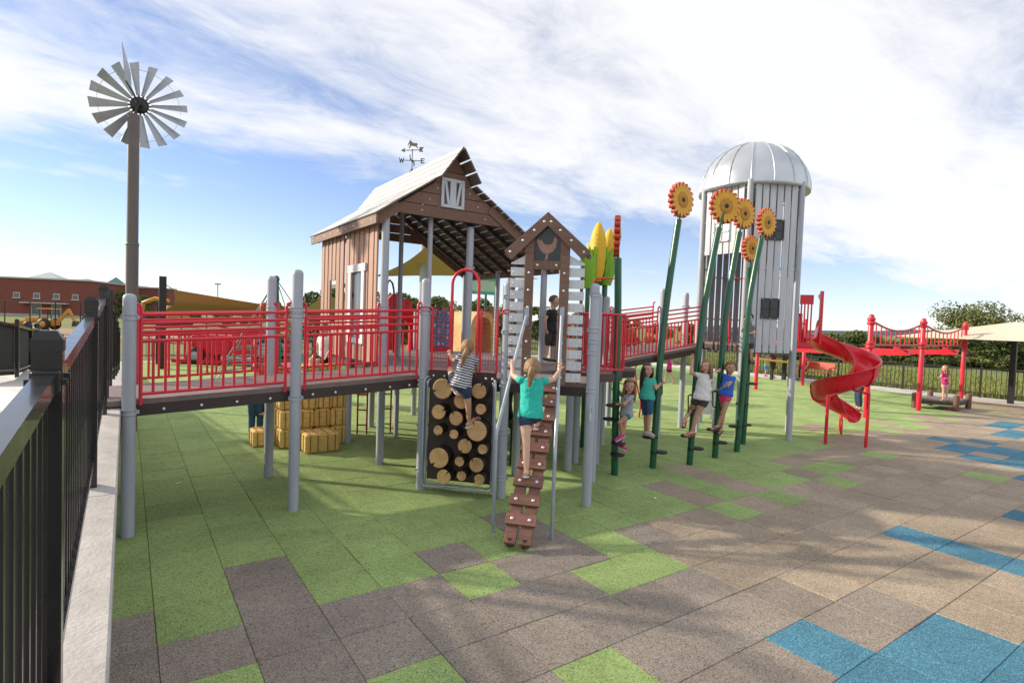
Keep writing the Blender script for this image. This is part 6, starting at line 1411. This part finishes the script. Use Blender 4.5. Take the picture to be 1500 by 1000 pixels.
def joints(d, **px):
    """each joint: (px, py, depth)"""
    return {k_: (PX(*v_) if len(v_) == 3 else V(v_[:3])) for k_, v_ in px.items()}
AWAY = V((FW.x, FW.y, 0)).normalized(); TOCAM = -AWAY; RIGHT = V((RT.x, RT.y, 0)).normalized(); LEFT = -RIGHT
WHITET = cloth('white_tee', (.68, .68, .69)); TEALT = cloth('bright_teal_tee', (.025, .48, .40)); TEAL2 = cloth('soft_teal_tee', (.05, .40, .34)); GREYT = cloth('grey_tee', (.30, .30, .34)); BLACKT = cloth('black_tee', (.012, .012, .014)); BLUET = cloth('royal_blue_tee', (.02, .12, .55)); CHARC = cloth('charcoal_cloth', (.055, .055, .062)); DENIM = cloth('denim', (.022, .045, .095)); DENIM2 = cloth('denim_blue', (.03, .085, .17)); KHAKI = cloth('dark_khaki', (.045, .038, .026)); PINKS = cloth('hot_pink_shorts', (.75, .06, .17)); TEALS = cloth('teal_shorts', (.01, .22, .30)); MAGT = cloth('magenta_tee', (.55, .02, .20)); PALEP = cloth('pale_pink', (.62, .36, .40)); REDT = cloth('red_tee', (.50, .02, .03)); MAROON = cloth('maroon_tee', (.14, .012, .02)); PURP = cloth('purple_tee', (.22, .10, .40)); BRIBLUE = cloth('bright_blue_cloth', (.02, .25, .55)); SLATE = cloth('slate_grey_tee', (.13, .14, .16))
FLIP = mat('flip_pink', (.55, .16, .16), .6); SOLEW = mat('sole_white', (.65, .62, .60), .6); SOLEB = mat('sole_dark', (.03, .025, .022), .7); BROWNS = mat('sandal_brown', (.16, .075, .045), .6); SILV = mat('sandal_silver', (.45, .36, .32), .35); PINKSH = mat('shoe_magenta', (.55, .02, .22), .5); CORAL = mat('sandal_coral', (.42, .09, .075), .6)
# 1 striped girl climbing the log wall
J = joints(0, head=(685, 509, 6.42), neck=(685, 518, 6.47), sL=(674, 522, 6.46), sR=(697, 526, 6.46), eL=(664, 529, 6.58), wL=(659, 519, 6.72), eR=(698, 542, 6.62), wR=(700, 534, 6.78), hL=(668, 563, 6.47), hR=(682, 567, 6.43), kL=(659, 541, 6.75), kR=(686, 592, 6.46), aL=(667, 566, 6.52), aR=(687, 617, 6.56), tL=(672, 574, 6.46), tR=(700, 611, 6.66))
J['gL'] = PX(657, 512, 6.78); J['gR'] = PX(700, 527, 6.84); J['pony'] = (V((0, 0, -1))+LEFT*.28).normalized()
ax_ = ((J['sL']+J['sR'])/2-(J['hL']+J['hR'])/2).normalized()
person('girl in navy and white striped top climbing the log wall', J, 1.12, AWAY, AWAY+V((0, 0, .35)), 1, H_BLOND, 'pony', stripes('navy_stripe', ax_, 34, (.012, .015, .07), (.66, .66, .68)), .5, 1.3, DENIM, .62, (FLIP, SOLEW), 'flip')
# 2 teal girl on the plank climber
J = joints(0, head=(780, 541, 5.78), neck=(780, 551, 5.82), sL=(763, 557, 5.84), sR=(797, 558, 5.84), eL=(752, 550, 5.95), wL=(750, 535, 6.05), eR=(811, 556, 5.92), wR=(820, 542, 6.0), hL=(769, 610, 5.78), hR=(785, 609, 5.82), kL=(771, 648, 5.70), kR=(787, 600, 6.08), aL=(771, 689, 5.62), aR=(786, 619, 6.10), tL=(774, 692, 5.77), tR=(789, 618, 6.24))
J['gL'] = PX(751, 528, 6.1); J['gR'] = PX(820.5, 534, 6.02); J['pony'] = (V((0, 0, -1))+LEFT*.10).normalized()
person('girl in bright teal tee and denim shorts walking up the plank climber', J, 1.25, AWAY, AWAY+V((.1, 0, -.05)), 0, H_BLOND, 'pony', TEALT, .35, 1.35, DENIM, .36, (FLIP, SOLEW), 'flip')
# 3 boy in the hut doorway
D = 9.4
J = joints(0, head=(812, 441, D), neck=(810, 450, D), sL=(805, 456, D-.09), sR=(813, 456, D+.12), eL=(798.5, 469, D-.12), wL=(800, 480, D-.10), eR=(816, 468, D+.14), wR=(822, 474, D+.15), hL=(804, 487, D-.06), hR=(810, 487, D+.06), kL=(802, 507, D-.05), kR=(810, 508, D+.05), aL=(799, 524.5, D-.06), aR=(808, 525.5, D+.05), tL=(806, 528, D-.05), tR=(815, 529, D+.06))
ps = person('boy in black tee and dark khaki shorts standing in the hen house doorway', J, 1.08, RIGHT+AWAY*.25, RIGHT+AWAY*.15, 1, H_BROWN, 'short', BLACKT, .55, 1.2, KHAKI, .95, (mat('shoe_black', (.02, .02, .02), .6), SOLEW), 'shoe', grip=(False, False))
# 4 girl in grey on the first pole
D = 7.80
J = joints(0, head=(922.5, 566, D), neck=(920, 576, D), sL=(926, 581, D-.10), sR=(913, 580, D+.10), eL=(914, 592, D-.20), wL=(902, 592, D+.06), eR=(908, 574, D+.20), wR=(904, 570, D+.18), hL=(921, 607, D-.05), hR=(914, 608, D+.06), kL=(908, 618, D-.08), kR=(913, 629, D+.04), aL=(911, 636, D+.0), aR=(911, 652, D+.04), tL=(903, 643, D-.02), tR=(916, 656, D+.02))
J['gL'] = PX(895, 592, D+.10); J['gR'] = PX(898, 570, D+.14)
person('girl in grey tee and teal shorts clinging to the straight green pole', J, 1.02, LEFT+TOCAM*.35, TOCAM+LEFT*.25, 2, H_SANDY, 'bob', GREYT, .6, 1.2, TEALS, .32, (PINKSH, SOLEW), 'shoe')
# 5 teal tee girl
D = 8.30
J = joints(0, head=(948.5, 541, D), neck=(948, 550, D+.01), sL=(957, 556, D-.02), sR=(942.5, 555, D+.02), eL=(961, 569, D-.08), wL=(966, 563, D+.03), eR=(956, 560, D+.16), wR=(963, 551, D+.14), hL=(951, 583, D-.02), hR=(944, 583, D+.03), kL=(951, 608, D-.05), kR=(946, 608, D+.05), aL=(949, 632, D-.04), aR=(946, 633, D+.05), tL=(956, 637, D-.06), tR=(953, 638, D+.05))
J['gL'] = PX(970, 559, D+.09); J['gR'] = PX(967, 548, D+.12)
person('girl with long dark hair in soft teal tee and denim capris on a sunflower pole', J, 1.12, TOCAM+RIGHT*.7, TOCAM+RIGHT*.2, 1, H_DARK, 'long', TEAL2, .5, 1.25, DENIM2, .95, (SILV, SILV), 'shoe')
# 6 white tee girl
D = 8.50
J = joints(0, head=(1034, 537, D), neck=(1034, 547, D+.02), sL=(1024, 549, D+.03), sR=(1042, 549, D), eL=(1012, 546, D+.06), wL=(1015, 526, D+.14), eR=(1048, 545, D+.20), wR=(1054, 542, D+.46), hL=(1021, 583, D+.03), hR=(1034, 584, D), kL=(1012, 600, D+.20), kR=(1020, 609, D+.05), aL=(1003, 614, D+.08), aR=(1014, 631, D+.08), tL=(1001, 623, D+.0), tR=(1004, 637, D+.04))
J['gL'] = PX(1016.5, 518, D+.18); J['gR'] = PX(1057, 541, D+.60); J['headup'] = V((0, 0, 1))+LEFT*.25
person('girl in white tee and charcoal shorts leaning out from a sunflower pole', J, 1.20, LEFT*.8+AWAY*.55, TOCAM*.8+LEFT*.6, 1, H_SANDY, 'bob', WHITET, .45, 1.25, CHARC, .40, (CORAL, CORAL), 'flip')
# 7 blue tee girl
D = 9.05
J = joints(0, head=(1070, 539, D), neck=(1069, 548, D), sL=(1075, 554, D-.03), sR=(1062, 551, D+.05), eL=(1066, 565, D-.10), wL=(1053, 571, D+.07), eR=(1057, 548, D+.16), wR=(1053, 543, D+.18), hL=(1067, 578, D-.02), hR=(1059, 578, D+.03), kL=(1061, 601, D-.05), kR=(1060, 604, D+.10), aL=(1052, 622, D-.02), aR=(1056, 628, D+.12), tL=(1043, 628, D-.03), tR=(1053, 634, D+.06))
J['gL'] = PX(1047, 573, D+.13); J['gR'] = PX(1050, 541, D+.16)
ps = person('girl in royal blue lettered tee and hot pink shorts on a sunflower pole', J, 1.10, TOCAM*.6+LEFT*.7, TOCAM+LEFT*.1, 2, H_SANDY, 'pony', BLUET, .45, 1.2, PINKS, .42, (BROWNS, BROWNS), 'flip')
def chest_text(ps, J, face, rows, size, mtl):
    face = V(face).normalized(); c = ((J['sL']+J['sR'])/2)*.66+((J['hL']+J['hR'])/2)*.34+face*.16; ax = Z.cross(face).normalized(); up = face.cross(ax); up = ((J['sL']+J['sR'])/2-(J['hL']+J['hR'])/2).normalized(); ax = up.cross(face).normalized(); fz = ax.cross(up)
    cu = bpy.data.curves.new('lettering', 'FONT'); cu.body = '\n'.join(rows); cu.size = size; cu.align_x = 'CENTER'; cu.align_y = 'CENTER'; cu.space_line = .85
    tmp = bpy.data.objects.new('lettering_source', cu); COL.objects.link(tmp); bpy.context.view_layer.update(); dg = bpy.context.evaluated_depsgraph_get(); me = bpy.data.meshes.new_from_object(tmp.evaluated_get(dg)); bpy.data.objects.remove(tmp)
    for v_ in me.vertices: v_.co = c + ax*v_.co.x + up*v_.co.y - worldloc(ps)
    me.materials.clear(); me.materials.append(mtl); sh = bpy.data.objects[ps['_shirt']]; o = bpy.data.objects.new('shirt_lettering', me); COL.objects.link(o); o.parent = sh
    sw = o.modifiers.new('lay_on', 'SHRINKWRAP'); sw.target = sh; sw.wrap_method = 'PROJECT'; sw.use_project_x = sw.use_project_y = sw.use_project_z = False; sw.wrap_method = 'NEAREST_SURFACEPOINT'; sw.offset = .003
chest_text(ps, J, TOCAM*.75+LEFT*.6, ['LIVE', 'LOVE'], .062, WHITET)
# 8 boy in grey on the short pole
D = 10.28
J = joints(0, head=(1096.5, 467, D), neck=(1097, 475, D), sL=(1103, 479, D-.03), sR=(1091, 479, D+.02), eL=(1105, 487, D-.08), wL=(1099, 488, D-.16), eR=(1087, 485, D+.08), wR=(1090, 478, D+.02), hL=(1100, 502, D), hR=(1093, 502, D), kL=(1100, 514, D-.03), kR=(1092.5, 514, D-.02), aL=(1100, 526, D-.02), aR=(1092, 526, D), tL=(1103, 530, D-.10), tR=(1088.5, 530, D-.08))
person('boy in slate grey tee and shorts standing high on the short sunflower pole', J, .98, TOCAM+LEFT*.4, TOCAM+LEFT*.4, 1, H_DARK, 'short', SLATE, .6, 1.2, CHARC, .8, (CHARC, SOLEB), 'shoe', vox=.008)
# 9 toddler on the launch pad
D = 16.1
J = joints(0, head=(1384.5, 539.5, D), neck=(1384.5, 544, D), sL=(1381, 547, D-.06), sR=(1388, 547, D+.04), eL=(1377, 553, D-.08), wL=(1375.5, 553, D-.2), eR=(1391, 554, D+.02), wR=(1386, 554, D-.14), hL=(1382, 562, D), hR=(1387, 562, D), kL=(1382, 573.5, D), kR=(1387, 573, D), aL=(1381.5, 584, D), aR=(1386.5, 583.5, D), tL=(1378, 586, D), tR=(1383, 586, D))
person('small child in magenta top and pale pink shorts standing on the launch pad', J, .98, LEFT+TOCAM*.3, LEFT+TOCAM*.2, 0, H_BLOND, 'bob', MAGT, .4, 1.2, PALEP, .45, None, vox=.010)
for k, (px_, py_) in enumerate(((1383, 600), (1389, 601))):
    p = gnd(px_, py_); b = MB(); b.prism([(-.02, -.03), (.10, -.04), (.14, 0), (.10, .04), (-.02, .03)], .03, p+Z*.018, RIGHT, AWAY); tag(b.build('sandal', MAGT, None, p), 'magenta child sandal lying beside the launch pad post', 'shoe', 'magenta sandals')
def stand(px_, py_, S, face, D=None, arms=.0, step=.0, z0=None, sit=None):
    """simple standing (or seated) pose on the ground below pixel (px,py)"""
    p = gnd(px_, py_) if z0 is None else PX(px_, py_, D); f_ = V(face).normalized(); s_ = f_.cross(Z).normalized(); k = S/1.25
    Q = lambda x, y, z: p + s_*(x*k) + f_*(y*k) + Z*(z*k)
    J = {}
    hz = .60 if sit is None else sit/k
    for n, sg in (('L', -1), ('R', 1)):
        J['h'+n] = Q(.058*sg, 0, hz)
        if sit is None: J['k'+n] = Q(.062*sg, .03+step*sg*.12, .33); J['a'+n] = Q(.062*sg, step*sg*.2, .055); J['t'+n] = Q(.07*sg, .11+step*sg*.2, .02)
        else: J['k'+n] = Q(.075*sg, .27, hz-.01); J['a'+n] = Q(.075*sg, .26, hz-.30); J['t'+n] = Q(.08*sg, .37, hz-.34)
        J['s'+n] = Q(.125*sg, .01, hz+.37); J['e'+n] = Q(.165*sg, .03+.10*arms, hz+.20); J['w'+n] = Q(.15*sg, .13+.12*arms, hz+.07+.12*arms)
    J['neck'] = Q(0, .01, hz+.42); J['head'] = Q(0, .025, hz+.53); return J
BG = dict(vox=.013)
J = stand(1258, 601, 1.62, LEFT+AWAY*.2); person('adult in dark jeans and flip flops standing behind the spiral slide', J, 1.62, LEFT, LEFT, 0, H_BROWN, 'long', TEAL2, .5, 1.2, DENIM, 1.75, (SOLEB, SOLEB), 'flip', **BG)
bcn = V((23.88, 12.55, 0)); J = stand(0, 0, 1.5, (-1, 0, 0), z0=0, D=1, sit=.50); off = bcn - V(((J['hL']+J['hR'])/2).to_tuple()); off.z = .50-((J['hL']+J['hR'])/2).z
for q in J: J[q] = J[q]+V((off.x, off.y, off.z))
person('person in red tee and black shorts sitting on the red bench', J, 1.5, (-1, 0, 0), (-1, -.2, 0), 1, H_DARK, 'short', REDT, .5, 1.2, BLACKT, .9, (BROWNS, SOLEB), 'flip', **BG)
J = stand(1131, 553, 1.30, (-.3, -1, 0)); person('person in maroon tee standing by the fence behind the silo', J, 1.30, (-.3, -1, 0), (-.6, -1, 0), 1, H_DARK, 'short', MAROON, .6, 1.2, CHARC, .9, (CORAL, SOLEB), 'shoe', **BG)
J = stand(1121, 551, 1.02, (.3, -1, 0)); person('small child in pale green top beside the person in maroon', J, 1.02, (.3, -1, 0), (.3, -1, 0), 1, H_BROWN, 'short', cloth('pale_green_tee', (.40, .50, .30)), .6, 1.2, BRIBLUE, .8, (PINKSH, SOLEB), 'shoe', **BG)
J = stand(374, 641, 1.30, (.4, 1, 0)); person('child in blue jeans standing behind the ramp next to the straw bales', J, 1.30, (.4, 1, 0), (.8, 1, 0), 1, H_BROWN, 'short', REDT, .6, 1.2, DENIM2, 1.8, (SOLEB, SOLEB), 'shoe', vox=.009)
J = stand(979, 562, 1.14, RIGHT, step=.8, arms=1.0); person('child in magenta tank top and black shorts running behind the bridge', J, 1.14, RIGHT, RIGHT, 1, H_DARK, 'pony', MAGT, .25, 1.1, BLACKT, .4, None, **BG)
J = stand(945, 556, 1.2, RIGHT+AWAY, arms=1.0); person('child in bright blue clothes at the red loop ladder', J, 1.2, RIGHT+AWAY, RIGHT+AWAY, 1, H_DARK, 'short', BRIBLUE, .8, 1.2, BRIBLUE, 1.6, (PINKSH, SOLEB), 'shoe', **BG)
def seat_at(p, S, face, zs):
    J = stand(0, 0, S, face, z0=0, D=1, sit=zs); off = V(p)-(J['hL']+J['hR'])/2
    return {q: J[q]+off for q in J}
J = seat_at((2.72, y0+.02, 1.30+.085), 1.15, (-.8, -.5, 0), .5); person('child in white tee and dark shorts sitting on top of the straw bale stack', J, 1.15, (-.8, -.5, 0), (-.9, -.3, 0), 0, H_DARK, 'short', WHITET, .5, 1.2, BLACKT, .85, (SOLEB, SOLEB), 'shoe', vox=.009)
J = seat_at((2.16, y0+.72, .60+.085), 1.0, (-1, .1, 0), .5); person('small child in purple top sitting on the rear straw bales', J, 1.0, (-1, .1, 0), (-1, 0, 0), 0, H_BLOND, 'bob', PURP, .7, 1.2, DENIM2, .9, None, vox=.009)
for o in COL.objects:
    if '_shirt' in o.keys(): del o['_shirt']
